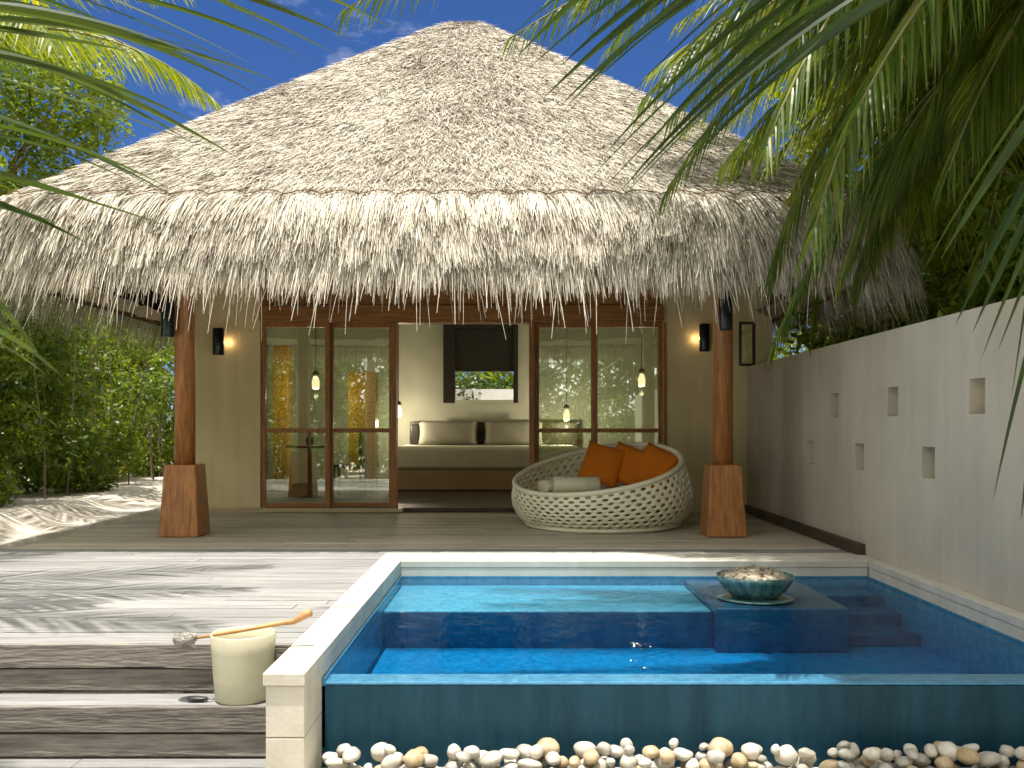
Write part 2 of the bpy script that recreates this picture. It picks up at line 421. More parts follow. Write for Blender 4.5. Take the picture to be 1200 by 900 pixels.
gf = np.array([(j * nx + i, j * nx + i + 1, (j + 1) * nx + i + 1, (j + 1) * nx + i) for j in range(len(gy) - 1) for i in range(nx - 1)])
g = raw('ground', np.array(gv, dtype=np.float32), gf, None, M['sand'], smooth=True, origin=(0, 0, 0)); tag(g, 'pale coral sand ground round the villa and its garden', 'ground', kind='structure')

# ------------------------------------------------------------ deck
def planks(mb, x0, x1, y0, y1, ztop, w=.12, gap=.010, th=.03, seg=2.6):
    y = y0; r = 0
    while y < y1 - .01:
        ww = min(w, y1 - y)
        x = x0 - random.random() * seg
        while x < x1:
            a = max(x, x0); b = min(x + seg, x1)
            if b - a > .02:
                dz = random.uniform(-.0015, .0015)
                mb.box(a + .0015, b - .0015, y, y + ww - gap, ztop - th, ztop + dz)
            x += seg
        y += w; r += 1
d = MB()
planks(d, -4.9, -1.018, 4.335, 7.40, 0)
planks(d, -4.9, 2.70, 7.405, 7.68, 0)
o = d.build('deck', M['deck'], bevel=.003); tag(o, 'weathered grey timber deck beside the plunge pool', 'deck', kind='structure')
d = MB()
planks(d, -4.12, 2.70, 7.68, 10.98, 0)
d.box(-4.12, 2.7, 7.7, 10.98, -.2, -.035)
o = d.build('veranda_floor', M['veranda'], bevel=.003); tag(o, 'shaded timber boards of the veranda in front of the glass doors', 'floor', kind='structure')
d = MB()
d.box(-4.9, -1.018, 4.30, 4.333, -.102, .002); d.box(-4.9, -1.018, 4.31, 4.333, -.214, -.114)
d.box(-4.9, -1.018, 4.10, 4.135, -.327, -.220 + .004); d.box(-4.9, -1.018, 4.11, 4.14, -.436, -.337)
d.v = [(x, y - (.03 if z < -.2145 and y < 4.2 else 0), z) for x, y, z in d.v]
o = d.build('step_risers', M['riser'], bevel=.004); tag(o, 'rough brown timber risers of the deck steps', 'steps', kind='structure')
d = MB()
planks(d, -4.9, -1.018, 4.112, 4.30, -.218, w=.094)
planks(d, -4.9, -1.018, 1.2, 4.07, -.436)
o = d.build('step_treads', M['deck'], bevel=.003); tag(o, 'weathered timber treads of the deck steps', 'steps', kind='structure')

# ------------------------------------------------------------ pool
WL = -.12
pool = thing('plunge_pool', 'blue mosaic plunge pool with cream stone coping and an overflowing front edge', 'pool', (.9, 5.5, -.62))
c = MB()
for y0, y1 in ((3.78, 4.86), (4.863, 5.96), (5.963, 7.0)):
    c.box(-1.015, -.845, y0, y1, -.045, .006)
c.build('coping_side', M['coping'], pool, bevel=.004)
c = MB()
for x0, x1 in ((-1.015, .2), (.203, 1.45), (1.453, 2.715)):
    c.box(x0, x1, 7.003, 7.40, -.045, .006)
c.box(-.845, 2.62, 6.962, 7.002, -.045, .004)
c.build('coping_back', M['coping'], pool, bevel=.004)
c = MB()
for y0, y1 in ((3.9, 4.9), (4.903, 5.9), (5.903, 6.96)):
    c.box(2.622, 2.718, y0, y1, -.045, .006)
c.build('coping_side', M['coping'], pool, bevel=.004)
c = MB()
c.box(-1.005, -.850, 3.79, 7.0, -.255, -.047); c.box(-1.005, -.850, 3.79, 7.0, -.6, -.259)
c.build('pier', M['coping'], pool, bevel=.003)
c = MB(); c.box(-.848, 2.62, 6.965, 7.3, -.6, -.047); c.box(2.626, 2.70, 3.92, 6.96, -.6, -.047)
c.build('upper_wall', M['coping'], pool)
FL = -.41
c = MB()
c.box(-.849, 2.624, 4.28, 6.97, FL - .1, FL)                 # floor
c.box(-.8495, -.835, 4.135, 6.96, FL, WL + .012)              # left lining
c.box(-.835, 2.61, 6.95, 6.964, FL, WL + .012)               # back lining
c.box(2.61, 2.625, 4.135, 6.95, FL, WL + .012)               # right lining
c.build('tiled_lining', M['tile'], pool)
c = MB(); c.box(-.834, 1.255, 5.99, 6.949, FL + .001, -.175); c.build('underwater_ledge', M['tile_sunlit'], pool, bevel=.006)
c = MB(); c.box(-.834, 1.257, 5.975, 5.988, FL + .001, -.185); c.build('shaded_ledge_riser', M['tile_shade'], pool)  # slab over the ledge front that carries its shade as colour
c = MB(); c.box(1.258, 2.08, 5.85, 6.949, FL + .001, WL - .012); c.build('bowl_plinth', M['tile_shade'], pool, bevel=.008)
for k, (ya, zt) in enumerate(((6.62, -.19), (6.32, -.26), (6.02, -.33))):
    c = MB(); c.box(2.083, 2.608, ya, 6.948 if k == 0 else (6.618, 6.318)[k - 1], FL + .001, zt); c.build('pool_step', M['tile_shade'], pool, bevel=.006)
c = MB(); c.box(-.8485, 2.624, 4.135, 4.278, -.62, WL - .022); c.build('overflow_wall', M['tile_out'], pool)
c = MB(); c.box(-.8480, 2.6235, 4.137, 4.279, WL - .021, WL - .006); c.build('overflow_rim', M['tile'], pool, bevel=.006)
nxw, nyw = 60, 50
wv = []; wf = []
X0, X1, Y0, Y1 = -.842, 2.617, 4.142, 6.957
w = MB(); w.box(X0, X1, Y0, Y1, FL - .003, WL)
o = w.build('water', M['water']); tag(o, 'clear blue water filling the plunge pool to its front edge', 'water', kind='structure')

# stone trough with pebbles
c = MB(); c.box(-.845, 2.75, 3.80, 3.90, -.62, -.425); c.build('trough_kerb', M['coping'], pool, bevel=.005)
c = MB(); c.box(-.845, 2.75, 3.90, 4.135, -.6, -.5); c.build('trough_floor', M['peb_g'], pool)

def pebble_mesh(seed):
    bm = bmesh.new(); bmesh.ops.create_icosphere(bm, subdivisions=3, radius=1)
    sx, sy, sz = random.uniform(.85, 1.2), random.uniform(.7, 1), random.uniform(.55, .85)
    for v in bm.verts:
        k = 1 + .16 * mnoise.noise(v.co * 1.1 + Vector((seed * 7.1, 0, 0)))
        v.co = Vector((v.co.x * sx * k, v.co.y * sy * k, v.co.z * sz * k))
    for f in bm.faces: f.smooth = True
    me = bpy.data.meshes.new('pebble'); bm.to_mesh(me); bm.free(); return me
PM = []
for key, kinds in (('peb_w', 4), ('peb_t', 3), ('peb_g', 3)):
    for k in range(kinds):
        me = pebble_mesh(len(PM) + 1); me.materials.append(M[key]); PM.append((key, me))
LBL = {'peb_w': 'smooth off-white pebble in the stone trough below the blue pool wall',
       'peb_t': 'smooth tan pebble in the stone trough below the blue pool wall',
       'peb_g': 'smooth grey pebble in the stone trough below the blue pool wall'}
def pebble(x, y, z, r, pick):
    key, me = pick
    o = bpy.data.objects.new('pebble', me); S.collection.objects.link(o)
    o.location = (x, y, z); o.scale = (r, r, r)
    o.rotation_euler = (random.uniform(-.35, .35), random.uniform(-.35, .35), random.uniform(0, 6.28))
    tag(o, LBL[key], 'pebble', 'pebbles in the trough below the pool wall')
placed = []
random.seed(21)
tries = 0
while len(placed) < 210 and tries < 60000:
    tries += 1
    layer = len(placed) // 85
    r = random.choice((.026, .032, .038, .043, .049, .054)) if layer < 2 else random.uniform(.03, .05)
    x = random.uniform(-.8, 2.66); y = random.uniform(3.92 + r * .8, 4.125 - r * 1.0)
    z = -.5 + r * .6
    hit = 0
    for (a, b, cc, rr) in placed:
        dd = math.hypot(a - x, b - y)
        if dd < (r + rr) * .86:
            hit = max(hit, 1)
            zz = cc + math.sqrt(max(0, ((r + rr) * .8) ** 2 - dd * dd)) * .9
            z = max(z, zz)
    if (layer == 0 and hit) or z + r * .7 > -.352: continue
    placed.append((x, y, z, r))
for (x, y, z, r) in placed:
    q = random.random()
    k = random.randrange(0, 4) if q < .48 else (random.randrange(4, 7) if q < .74 else random.randrange(7, 10))
    pebble(x, y, z, r, PM[k])

# glazed bowl on plinth
bw = thing('glazed_bowl', 'sea green glazed bowl heaped with broken shell, standing at the water line of the pool', 'bowl', (1.58, 6.17, WL))
c = MB(); c.lathe((1.58, 6.17, WL), [(.13, 0), (.15, .008), (.2, .05), (.238, .105), (.252, .146), (.243, .15), (.23, .108), (.19, .06), (.12, .03)], 48); c.build('bowl_body', M['bowl'], bw, True)
c = MB(); c.lathe((1.58, 6.17, WL - .010), [(.2, 0), (.245, .006), (.25, .012), (.2, .014)], 48); c.build('saucer', M['bowl'], bw, True)
c = MB(); c.lathe((1.58, 6.17, WL), [(.235, .11), (.18, .155), (.09, .18), (.01, .185)], 30)
c.build('filling', M['chip'], bw, True)
CM = []
for k in range(5):
    me = pebble_mesh(40 + k); me.materials.append(M['chip']); CM.append(me)
for k in range(130):
    a = random.uniform(0, 6.283); rr = .225 * math.sqrt(random.random())
    z = WL + .122 + .066 * (1 - (rr / .225) ** 2) + random.uniform(-.003, .006)
    o = bpy.data.objects.new('shell_chip', random.choice(CM)); S.collection.objects.link(o)
    s = random.uniform(.011, .021); o.scale = (s, s, s * .8); o.location = (1.58 + rr * math.cos(a), 6.17 + rr * math.sin(a), z)
    o.rotation_euler = (random.uniform(0, 3), random.uniform(0, 3), random.uniform(0, 6))
    tag(o, 'small broken shell chip heaped in the sea green bowl', 'shell', 'shell chips in the green bowl')

# ------------------------------------------------------------ boundary wall
wall = thing('garden_wall', 'tall pale plastered garden wall with two staggered rows of small square niches', 'wall', (2.82, 6, -.6))
holes = []
ylist_top = [7.98 - 1.23 * k for k in range(0, 3)]
ylist_low = [8.63 - 1.23 * k for k in range(0, 3)]
for y in ylist_top: holes.append((y - .095, y + .095, 1.075, 1.285))
for y in ylist_low: holes.append((y - .095, y + .095, .66, .868))
c = MB(); panel(c, 'y', .9, 10.985, -.6, 1.70, 2.72, 2.93, holes, False, .11)
c.build('wall_body', M['wallwhite'], wall)
for h in holes:
    c = MB(); c.box(2.822, 2.828, h[0] + .001, h[1] - .001, h[2] + .001, h[3] - .001); c.build('niche_back', M['niche'], wall)
c = MB(); c.box(2.655, 2.718, 7.27, 10.97, .003, .09); c.build('timber_skirting', M['dark_timber'], wall, bevel=.004)

# ------------------------------------------------------------ villa
FY = 11.0
villa = thing('thatched_villa', 'cream single storey villa with a tall thatched hip roof and glass sliding doors', 'villa', (-.55, 12.2, -.1))
c = MB(); c.box(-3.86, -2.98, FY, FY + .2, -.1, 3.1); c.build('front_wall', M['plaster'], villa)
c = MB(); c.box(-3.90, -2.90, FY - .03, FY - .001, -.02, .055); c.build('wall_plinth', M['pale_timber'], villa, bevel=.004)
c = MB(); panel(c, 'x', 1.74, 3.02, -.1, 3.1, FY, FY + .2, [(2.64, 2.81, 1.72, 2.22)]); c.build('front_wall', M['plaster'], villa)
c = MB(); c.box(2.63, 2.82, FY - .006, FY + .03, 1.71, 1.74); c.box(2.63, 2.82, FY - .006, FY + .03, 2.20, 2.23)
c.box(2.63, 2.66, FY - .006, FY + .03, 1.74, 2.2); c.box(2.79, 2.82, FY - .006, FY + .03, 1.74, 2.2)
f = c.build('window_frame', M['dark_timber'], villa); c = MB(); c.box(2.66, 2.79, FY + .01, FY + .02, 1.74, 2.2); c.build('pane', M['glass'], f)
c = MB()
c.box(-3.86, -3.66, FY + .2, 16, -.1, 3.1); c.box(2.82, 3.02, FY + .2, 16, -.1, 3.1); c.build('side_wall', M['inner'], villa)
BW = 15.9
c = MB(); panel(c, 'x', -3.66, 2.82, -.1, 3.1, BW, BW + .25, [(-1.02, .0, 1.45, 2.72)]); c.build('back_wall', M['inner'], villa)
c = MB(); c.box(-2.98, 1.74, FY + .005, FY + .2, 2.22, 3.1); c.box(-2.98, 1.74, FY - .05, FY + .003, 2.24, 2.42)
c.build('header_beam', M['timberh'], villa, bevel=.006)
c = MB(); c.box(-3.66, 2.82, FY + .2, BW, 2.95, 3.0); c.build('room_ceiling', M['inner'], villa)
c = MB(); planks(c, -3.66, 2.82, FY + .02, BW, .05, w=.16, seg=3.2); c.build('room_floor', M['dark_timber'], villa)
c = MB(); c.box(-2.98, -1.30, FY - .10, FY + .015, .004, .05); c.build('door_sill', M['pale_timber'], villa, bevel=.004)
c = MB(); c.box(-1.295, 1.74, FY - .03, FY + .018, .004, .052); c.build('door_sill', M['dark_timber'], villa, bevel=.004)
def slider(x0, x1, y, t=.055, zt=2.22, z0=.055, mid=.93):
    m = MB()
    m.box(x0, x0 + t, y, y + .05, z0, zt, .4); m.box(x1 - t, x1, y, y + .05, z0, zt, .6)
    m.box(x0 + t, x1 - t, y, y + .05, z0, z0 + .05, .5); m.box(x0 + t, x1 - t, y, y + .05, zt - .05, zt, .5)
    m.box(x0 + t, x1 - t, y + .003, y + .047, mid, mid + .05, .5)
    f = m.build('sliding_door', M['timber'], villa, bevel=.004)
    g = MB(); g.box(x0 + t - .004, x1 - t + .004, y + .022, y + .028, z0 + .03, zt - .03)
    g.build('pane', M['glass'], f)
slider(-2.98, -2.17, FY + .02); slider(-2.20, -1.42, FY + .09)
slider(.235, .96, FY + .09); slider(.92, 1.74, FY + .02)
for a_, b_ in ((-1.47, -1.385), (.17, .235), (1.743, 1.775)):
    c = MB(); c.box(a_, b_, FY - .02 , FY + .16, .055, 2.22); c.build('door_jamb', M['timber'], villa, bevel=.004)
# back window: deep dark reveal, roller blind, pane
c = MB()
c.box(-1.20, -1.0, BW - .12, BW - .003, 1.40, 2.86); c.box(-.02, .06, BW - .12, BW - .003, 1.40, 2.86)
c.box(-1.0, -.02, BW - .12, BW - .003, 2.66, 2.86)
f = c.build('window_frame', M['darkmetal'], villa, bevel=.004)
c = MB(); c.box(-1.0, -.02, BW - .13, BW + .2, 1.38, 1.45); c.build('window_sill', M['inner'], f)
c = MB(); c.box(-1.0, -.02, BW - .05, BW - .03, 1.98, 2.66); c.box(-1.0, -.02, BW - .06, BW - .02, 1.93, 1.98); c.build('roller_blind', M['darkmetal'], f)

# pillars
def pillar(x, shaft):
    root = MB().taper(x, 8.63, .003, .655, .36, .285, .5).build('pillar', M['timber'], villa, bevel=.012)
    m = MB(); m.lathe((x, 8.63, .655), [(.092, 0), (.092, 2.1), (.09, 2.35)], 20, .4)
    m.build('pillar_shaft', M['timber'], root, True)
pillar(-3.03, 0); pillar(1.915, 0)
c = MB(); c.box(-3.9, 2.9, 8.55, 8.71, 2.78, 3.0); c.build('veranda_beam', M['timberh'], villa)

# ---- roof
CX, CY = -.64, 12.2
AX, AY = 3.58, 4.6
ZS = 2.85; ZA = 6.33
def sq(a, n=34.0):
    """unit superellipse point"""
    c_, s_ = np.cos(a), np.sin(a)
    r = (np.abs(c_) ** n + np.abs(s_) ** n) ** (-1 / n)
    return r * c_, r * s_
def roof_pt(a, s):
    """a angle, s 0 apex .. 1 scallop line"""
    x, y = sq(a)
    z = ZA - (ZA - ZS) * s
    z = z - .10 * np.exp(-(s / .05) ** 2) + .015 * np.sin(np.pi * s)
    return CX + AX * s * x, CY + AY * s * y, z + 0 * x
def angles(n):
    """angles spaced so that the points run evenly along the square"""
    u = np.linspace(0, 4, n, endpoint=False); k = np.floor(u).astype(int); q = (u - k) * 2 - 1
    xs = np.where(k == 0, -q, np.where(k == 1, -1, np.where(k == 2, q, 1))); ys = np.where(k == 0, 1, np.where(k == 1, -q, np.where(k == 2, -1, q)))
    return np.arctan2(ys, xs)
NA, NS = 360, 60
A = angles(NA); SS = np.linspace(0.004, 1, NS)
def wob(x, y, z, k=.03, f=2.5):
    return np.array([k * mnoise.fractal(Vector((float(a) * f, float(b) * f, float(c_) * f)), 1, 2, 3) for a, b, c_ in zip(x, y, z)])
vs = []
for s in SS:
    x, y, z = roof_pt(A, s); z = z + wob(x, y, z)
    vs.append(np.stack([x, y, z], 1))
V = np.concatenate(vs)
Fq = np.array([(i * NA + k, (i + 1) * NA + k, (i + 1) * NA + (k + 1) % NA, i * NA + (k + 1) % NA) for i in range(NS - 1) for k in range(NA)])
roof = raw('thatched_roof', V.astype(np.float32), Fq, None, M['thatch'], villa, True)

def strands(P, D_, N_, Ln, Wd, segs, curl, tint, lift):
    """P start pts, D_ unit dirs, N_ outward normals; strips bending by gravity (curl)"""
    n = len(P); side = np.cross(D_, N_); side /= np.linalg.norm(side, axis=1)[:, None] + 1e-9
    yaw = rng.uniform(-1, 1, n)[:, None]
    side = side + N_ * yaw * .7; side /= np.linalg.norm(side, axis=1)[:, None]
    out_v = np.zeros((n, segs + 1, 2, 3)); p = P.copy(); d_ = D_ + N_ * lift[:, None]
    d_ /= np.linalg.norm(d_, axis=1)[:, None]
    step = (Ln / segs)[:, None]
    for i in range(segs + 1):
        w_ = (Wd * (1 - .65 * (i / segs) ** 1.5))[:, None] * .5
        out_v[:, i, 0] = p - side * w_; out_v[:, i, 1] = p + side * w_
        p = p + d_ * step
        d_ = d_ + np.array([0, 0, -1.0]) * curl[:, None]; d_ /= np.linalg.norm(d_, axis=1)[:, None]
    v = out_v.reshape(-1, 3); b = np.arange(n)[:, None] * (segs + 1) * 2 + np.arange(segs)[None, :] * 2
    b = b.reshape(-1); f_ = np.stack([b, b + 1, b + 3, b + 2], 1)
    return v, f_, np.repeat(tint, (segs + 1) * 2)

mth = bpy.data.materials.new('thatch_strands'); mth.use_nodes = True; M['strand'] = mth
n = mth.node_tree; b = n.nodes['Principled BSDF']; l = n.links.new
a_ = n.nodes.new('ShaderNodeAttribute'); a_.attribute_name = 'tint'
r_ = n.nodes.new('ShaderNodeValToRGB'); e = r_.color_ramp.elements
e[0].color = (.075, .056, .036, 1); e[1].color = (.74, .685, .57, 1)
q = e.new(.25); q.color = (.3, .255, .19, 1); q = e.new(.6); q.color = (.56, .51, .42, 1)
l(a_.outputs['Fac'], r_.inputs[0]); l(r_.outputs[0], b.inputs['Base Color']); b.inputs['Roughness'].default_value = .75; b.inputs['Specular IOR Level'].default_value = .2
b.inputs['Subsurface Weight'].default_value = 0

def sample_face(nf, which):
    """uniform samples on one roof face, returns angle, s"""
    s = np.sqrt(rng.uniform(.0004, 1, nf)); q = rng.uniform(-1, 1, nf)
    if which == 'front': ax_, ay_ = q, -np.ones(nf)
    elif which == 'back': ax_, ay_ = q, np.ones(nf)
    elif which == 'left': ax_, ay_ = -np.ones(nf), q
    else: ax_, ay_ = np.ones(nf), q
    return np.arctan2(ay_, ax_), s
a_l = []; s_l = []
for w_, k in (('front', 150000), ('left', 10000), ('right', 10000), ('back', 5000)):
    a1, s1 = sample_face(k, w_); a_l.append(a1); s_l.append(s1)
a1 = np.concatenate(a_l); s1 = np.concatenate(s_l)
def frame_at(a, s):
    e_ = 1e-3
    p = np.stack(roof_pt(a, s), 1); p2 = np.stack(roof_pt(a, s + e_), 1); p3 = np.stack(roof_pt(a + e_, s), 1)
    d_ = p2 - p; d_ /= np.linalg.norm(d_, axis=1)[:, None]
    t_ = p3 - p; t_ /= np.linalg.norm(t_, axis=1)[:, None] + 1e-9
    nn = np.cross(d_, t_); nn *= np.sign(nn[:, 2])[:, None]; nn /= np.linalg.norm(nn, axis=1)[:, None]
    return p, d_, t_, nn
p, d_, t_, nn = frame_at(a1, s1)
N = len(p)
p = p + nn * rng.uniform(-.015, .03, N)[:, None]
d_ = d_ + t_ * rng.normal(0, .3, N)[:, None]; d_ /= np.linalg.norm(d_, axis=1)[:, None]
# clumps share tone
cl = np.array([mnoise.noise(Vector((float(q[0]) * 7, float(q[1]) * 7, float(q[2]) * 7))) + .9 * mnoise.noise(Vector((float(q[0]) * 1.1, float(q[1]) * 1.1, float(q[2]) * 1.1 + 5))) for q in p])
tint = np.clip(.55 + .27 * rng.normal(0, 1, N) + .24 * cl, 0, 1); tint[rng.random(N) < .035] = .02
v, f_, tt = strands(p, d_, nn, rng.uniform(.07, .2, N), rng.uniform(.004, .0088, N), 2, np.full(N, .04), tint, rng.uniform(.03, .25, N))
raw('thatch_layer', v.astype(np.float32), f_, tt, M['strand'], roof)

# scalloped upper skirt edge + hanging fringe
def edge_pt(u, out_, z):
    """point on the eave: u angle, out_ metres outside the scallop line"""
    x, y = sq(u)
    return np.stack([CX + (AX + out_) * x, CY + (AY + out_) * y, np.broadcast_to(z, np.shape(x))], 1)
# solid core of the fringe (a thick thatch skirt)
prof = [(0.0, 2.86), (.07, 2.78), (.17, 2.62), (.235, 2.46), (.24, 2.36), (.2, 2.28), (.06, 2.28), (-.12, 2.34)]
rows = []
for i, (o_, z_) in enumerate(prof):
    q = edge_pt(A, o_, z_); q[:, 2] += wob(q[:, 0], q[:, 1], q[:, 2], .03, 4); rows.append(q)
V = np.concatenate(rows)
Fq = np.array([(i * NA + k, (i + 1) * NA + k, (i + 1) * NA + (k + 1) % NA, i * NA + (k + 1) % NA) for i in range(len(prof) - 1) for k in range(NA)])
skirt = raw('eave_skirt', V.astype(np.float32), Fq, None, M['thatch'], villa, True)
# scalloped binding cord along the top of the skirt
def skirt_top(a):
    """scallop height offset by arc along the eave"""
    x, y = sq(a); run = np.where(np.abs(x) * AX / AY < np.abs(y), x * AX, y * AY)
    return run
nb = 900; Ab = angles(nb)
run = skirt_top(Ab); ph = (run / .30) % 1.0
zc = 2.875 - .05 * (2 * ph - 1) ** 2 + .045
q = edge_pt(Ab, .05, 0); q[:, 2] = zc
q[:, 0] = CX + (AX + .05 - .06 * (1 - (2 * ph - 1) ** 2)) * sq(Ab)[0]; q[:, 1] = CY + (AY + .05 - .06 * (1 - (2 * ph - 1) ** 2)) * sq(Ab)[1]
m = MB(); pts = [Vector(k) for k in q] ; pts.append(pts[0]); m.tube(pts, .005, 5, .2)
m.build('scalloped_binding', M['thatch_under'], skirt)
# fringe strands
def u_front(n, lo=-1, hi=1):
    return np.arctan2(-np.ones(n), rng.uniform(lo, hi, n))
parts_ = []
def fringe(which, n, start, length, lift, curl, wmul=1.0, tb=.6):
    q = rng.uniform(-1, 1, n)
    ax_, ay_ = {'front': (q, -np.ones(n)), 'back': (q, np.ones(n)), 'left': (-np.ones(n), q), 'right': (np.ones(n), q)}[which]
    a = np.arctan2(ay_, ax_)
    h = rng.uniform(start[0], start[1], n)                       # 0 top of skirt .. 1 bottom
    zz = np.interp(h, [0, .25, .6, 1], [2.885, 2.74, 2.53, 2.34]); oo = np.interp(h, [0, .25, .6, 1], [.03, .12, .215, .25])
    runv = skirt_top(a); phv = (runv / .30) % 1.0
    zz = zz - .04 * (2 * phv - 1) ** 2 * (1 - h)
    x, y = sq(a)
    P = np.stack([CX + (AX + oo) * x, CY + (AY + oo) * y, zz], 1)
    outv = np.stack([np.where(np.abs(x) > .985, np.sign(x), x * .35), np.where(np.abs(y) > .985, np.sign(y), y * .35), 0 * x], 1); outv /= np.linalg.norm(outv, axis=1)[:, None]
    slope = np.interp(h, [0, .5, 1], [.9, 2.2, 5])
    D = outv + np.array([0, 0, -1.0]) * slope[:, None]; D /= np.linalg.norm(D, axis=1)[:, None]
    side = np.cross(D, outv); side /= np.linalg.norm(side, axis=1)[:, None]
    fan = (phv - .5) * .5 * (1 - h)                              # each scallop fans out
    flow = np.array([mnoise.noise(Vector((float(r0) * 1.6, float(hh) * 2, 7.7))) for r0, hh in zip(runv, h)])
    D = D + side * (rng.normal(0, .12, n) + fan * 0 + flow * .35)[:, None]; D /= np.linalg.norm(D, axis=1)[:, None]
    N_ = outv + np.array([0, 0, .5]); N_ /= np.linalg.norm(N_, axis=1)[:, None]
    clump = np.array([mnoise.noise(Vector((float(r0) * 14, float(hh) * 3, 1.1))) for r0, hh in zip(runv, h)])
    t_ = np.clip(tb + .02 + .27 * rng.normal(0, 1, n) + .5 * clump, 0, 1)
    L_ = rng.uniform(length[0], length[1], n) * (1 + .35 * clump)
    return strands(P, D, N_, L_, rng.uniform(.005, .013, n) * wmul, 4, rng.uniform(curl[0], curl[1], n), t_, rng.uniform(lift[0], lift[1], n))
vv, ff, tt_ = [], [], []; base = 0
for args in (('front', 26000, (0, .55), (.2, .38), (.02, .2), (.05, .16)),
             ('front', 17000, (.45, 1.0), (.15, .34), (.0, .2), (.05, .25)),
             ('front', 2600, (.8, 1.02), (.26, .42), (.0, .3), (.05, .3), .8),
             ('front', 260, (.9, 1.02), (.42, .66), (.0, .35), (.1, .3), .8),
             ('left', 8000, (0, 1.0), (.2, .45), (.02, .25), (.05, .22)), ('left', 900, (.8, 1.02), (.36, .55), (.0, .3), (.05, .3), .8),
             ('right', 8000, (0, 1.0), (.2, .45), (.02, .25), (.05, .22)), ('right', 900, (.8, 1.02), (.36, .55), (.0, .3), (.05, .3), .8),
             ('back', 4000, (0, 1.0), (.25, .45), (.02, .25), (.05, .22), 1.4)):
    v, f_, t3 = fringe(*args); vv.append(v); ff.append(f_ + base); tt_.append(t3); base += len(v)
raw('hanging_fringe', np.concatenate(vv).astype(np.float32), np.concatenate(ff), np.concatenate(tt_), M['strand'], skirt)

# underside of roof
vs = []
for s in (.05, .3, .55, .8, .985):
    x, y, z = roof_pt(A, s); vs.append(np.stack([x, y, z - .22 + (.0 if s < .9 else .0)], 1))
vs.append(edge_pt(A, .0, 2.5)); vs.append(edge_pt(A, .15, 2.24))
V = np.concatenate(vs)
Fq = np.array([(i * NA + k, i * NA + (k + 1) % NA, (i + 1) * NA + (k + 1) % NA, (i + 1) * NA + k) for i in range(len(vs) - 1) for k in range(NA)])
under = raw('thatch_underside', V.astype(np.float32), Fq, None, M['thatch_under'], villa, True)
n_ = 9000
a1 = rng.uniform(-math.pi, math.pi, n_); s1 = rng.uniform(.75, 1.02, n_)
x, y, z = roof_pt(a1, s1); P = np.stack([x, y, z - .23], 1)
D = np.stack([rng.normal(0, .6, n_), rng.normal(0, .6, n_), -rng.uniform(.2, 1, n_)], 1); D /= np.linalg.norm(D, axis=1)[:, None]
v, f_, t3 = strands(P, D, np.tile([0.0, -1, 0], (n_, 1)), rng.uniform(.1, .28, n_), rng.uniform(.008, .016, n_), 2, np.full(n_, .1), rng.uniform(0, .5, n_), np.zeros(n_))
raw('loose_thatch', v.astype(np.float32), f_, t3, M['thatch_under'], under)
# rafters under the eaves
def beam(mb, p0, p1, w=.07, h=.1):
    p0, p1 = Vector(p0), Vector(p1); t = (p1 - p0).normalized(); a = t.cross(Vector((0, 0, 1))).normalized(); b = a.cross(t)
    v = [p + a * (w / 2 * sx) + b * (h / 2 * sz) for p in (p0, p1) for sx, sz in ((-1, -1), (1, -1), (1, 1), (-1, 1))]
    mb.add(v, [(0, 1, 2, 3), (7, 6, 5, 4), (0, 4, 5, 1), (1, 5, 6, 2), (2, 6, 7, 3), (3, 7, 4, 0)])
def rafter(x0, y0, x1, y1):
    m = MB(); beam(m, (x0, y0, zr(x0, y0)), (x1, y1, zr(x1, y1))); m.build('rafter', M['timber'], villa)
def zr(x, y):
    s = max(abs(x - CX) / AX, abs(y - CY) / AY); return ZA - (ZA - ZS) * s - .30
for x in (-3.4, -2.4, -1.2, 0, 1.2, 2.3): rafter(x, 7.75, x * .4 - .3, 10.9)
for y in (9.2, 10.4, 11.6, 13, 14.4):
    rafter(CX - 3.55, y, CX - 2.2, y); rafter(CX + 3.55, y, CX + 2.2, y)
rafter(-4.05, 7.8, -2.9, 9.25); rafter(2.95, 7.8, 1.8, 9.25)
m = MB(); m.box(-4.0, -3.93, 7.85, 16, 2.5, 2.6); m.box(2.85, 2.92, 7.85, 16, 2.5, 2.6); m.box(-3.93, 2.85, 7.85, 7.92, 2.5, 2.6); m.build('eave_plate', M['timberh'], villa)

# ------------------------------------------------------------ lamps
def point(parent, loc, watt, rad=.03, col=(1, .84, .6)):
    ld = bpy.data.lights.new('lamp_light', 'POINT'); ld.energy = watt; ld.shadow_soft_size = rad; ld.color = col
    lo = bpy.data.objects.new('lamp_light', ld); S.collection.objects.link(lo); lo.parent = parent
    lo.location = Vector(loc) - world_org(parent)
def wall_lamp(x, y, z0, z1, r, label, watt, gy):
    t = thing('wall_lamp', label, 'lamp', (x, y, z0), 'cylindrical dark lamps on the veranda')
    zc = (z0 + z1) / 2
    m = MB(); m.lathe((x, y, z0), [(r * .9, 0), (r, .01), (r, z1 - z0 - .01), (r * .9, z1 - z0)], 24); m.build('casing', M['gun'], t, True)
    m = MB(); m.box(x - .02, x + .02, y + r * .7, gy, zc - .06, zc + .06); m.build('bracket', M['gun'], t)
    if watt:
        sx = 1 if x < 0 else -1
        m = MB(); m.lathe((x + sx * r * .45, y + r + .012, zc - .07), [(.008, 0), (.016, .02), (.016, .12), (.008, .14)], 12); m.build('bulb', M['glow'], t, True)
        point(t, (x + sx * (r + .028), y + r + .02, zc), watt, .012, (1, .66, .34))
wall_lamp(-3.43, FY - .13, 1.83, 2.14, .065, 'dark cylindrical lamp on the cream wall left of the glass doors', .13, FY)
wall_lamp(2.20, FY - .13, 1.87, 2.19, .06, 'dark cylindrical lamp on the cream wall right of the glass doors', .13, FY)
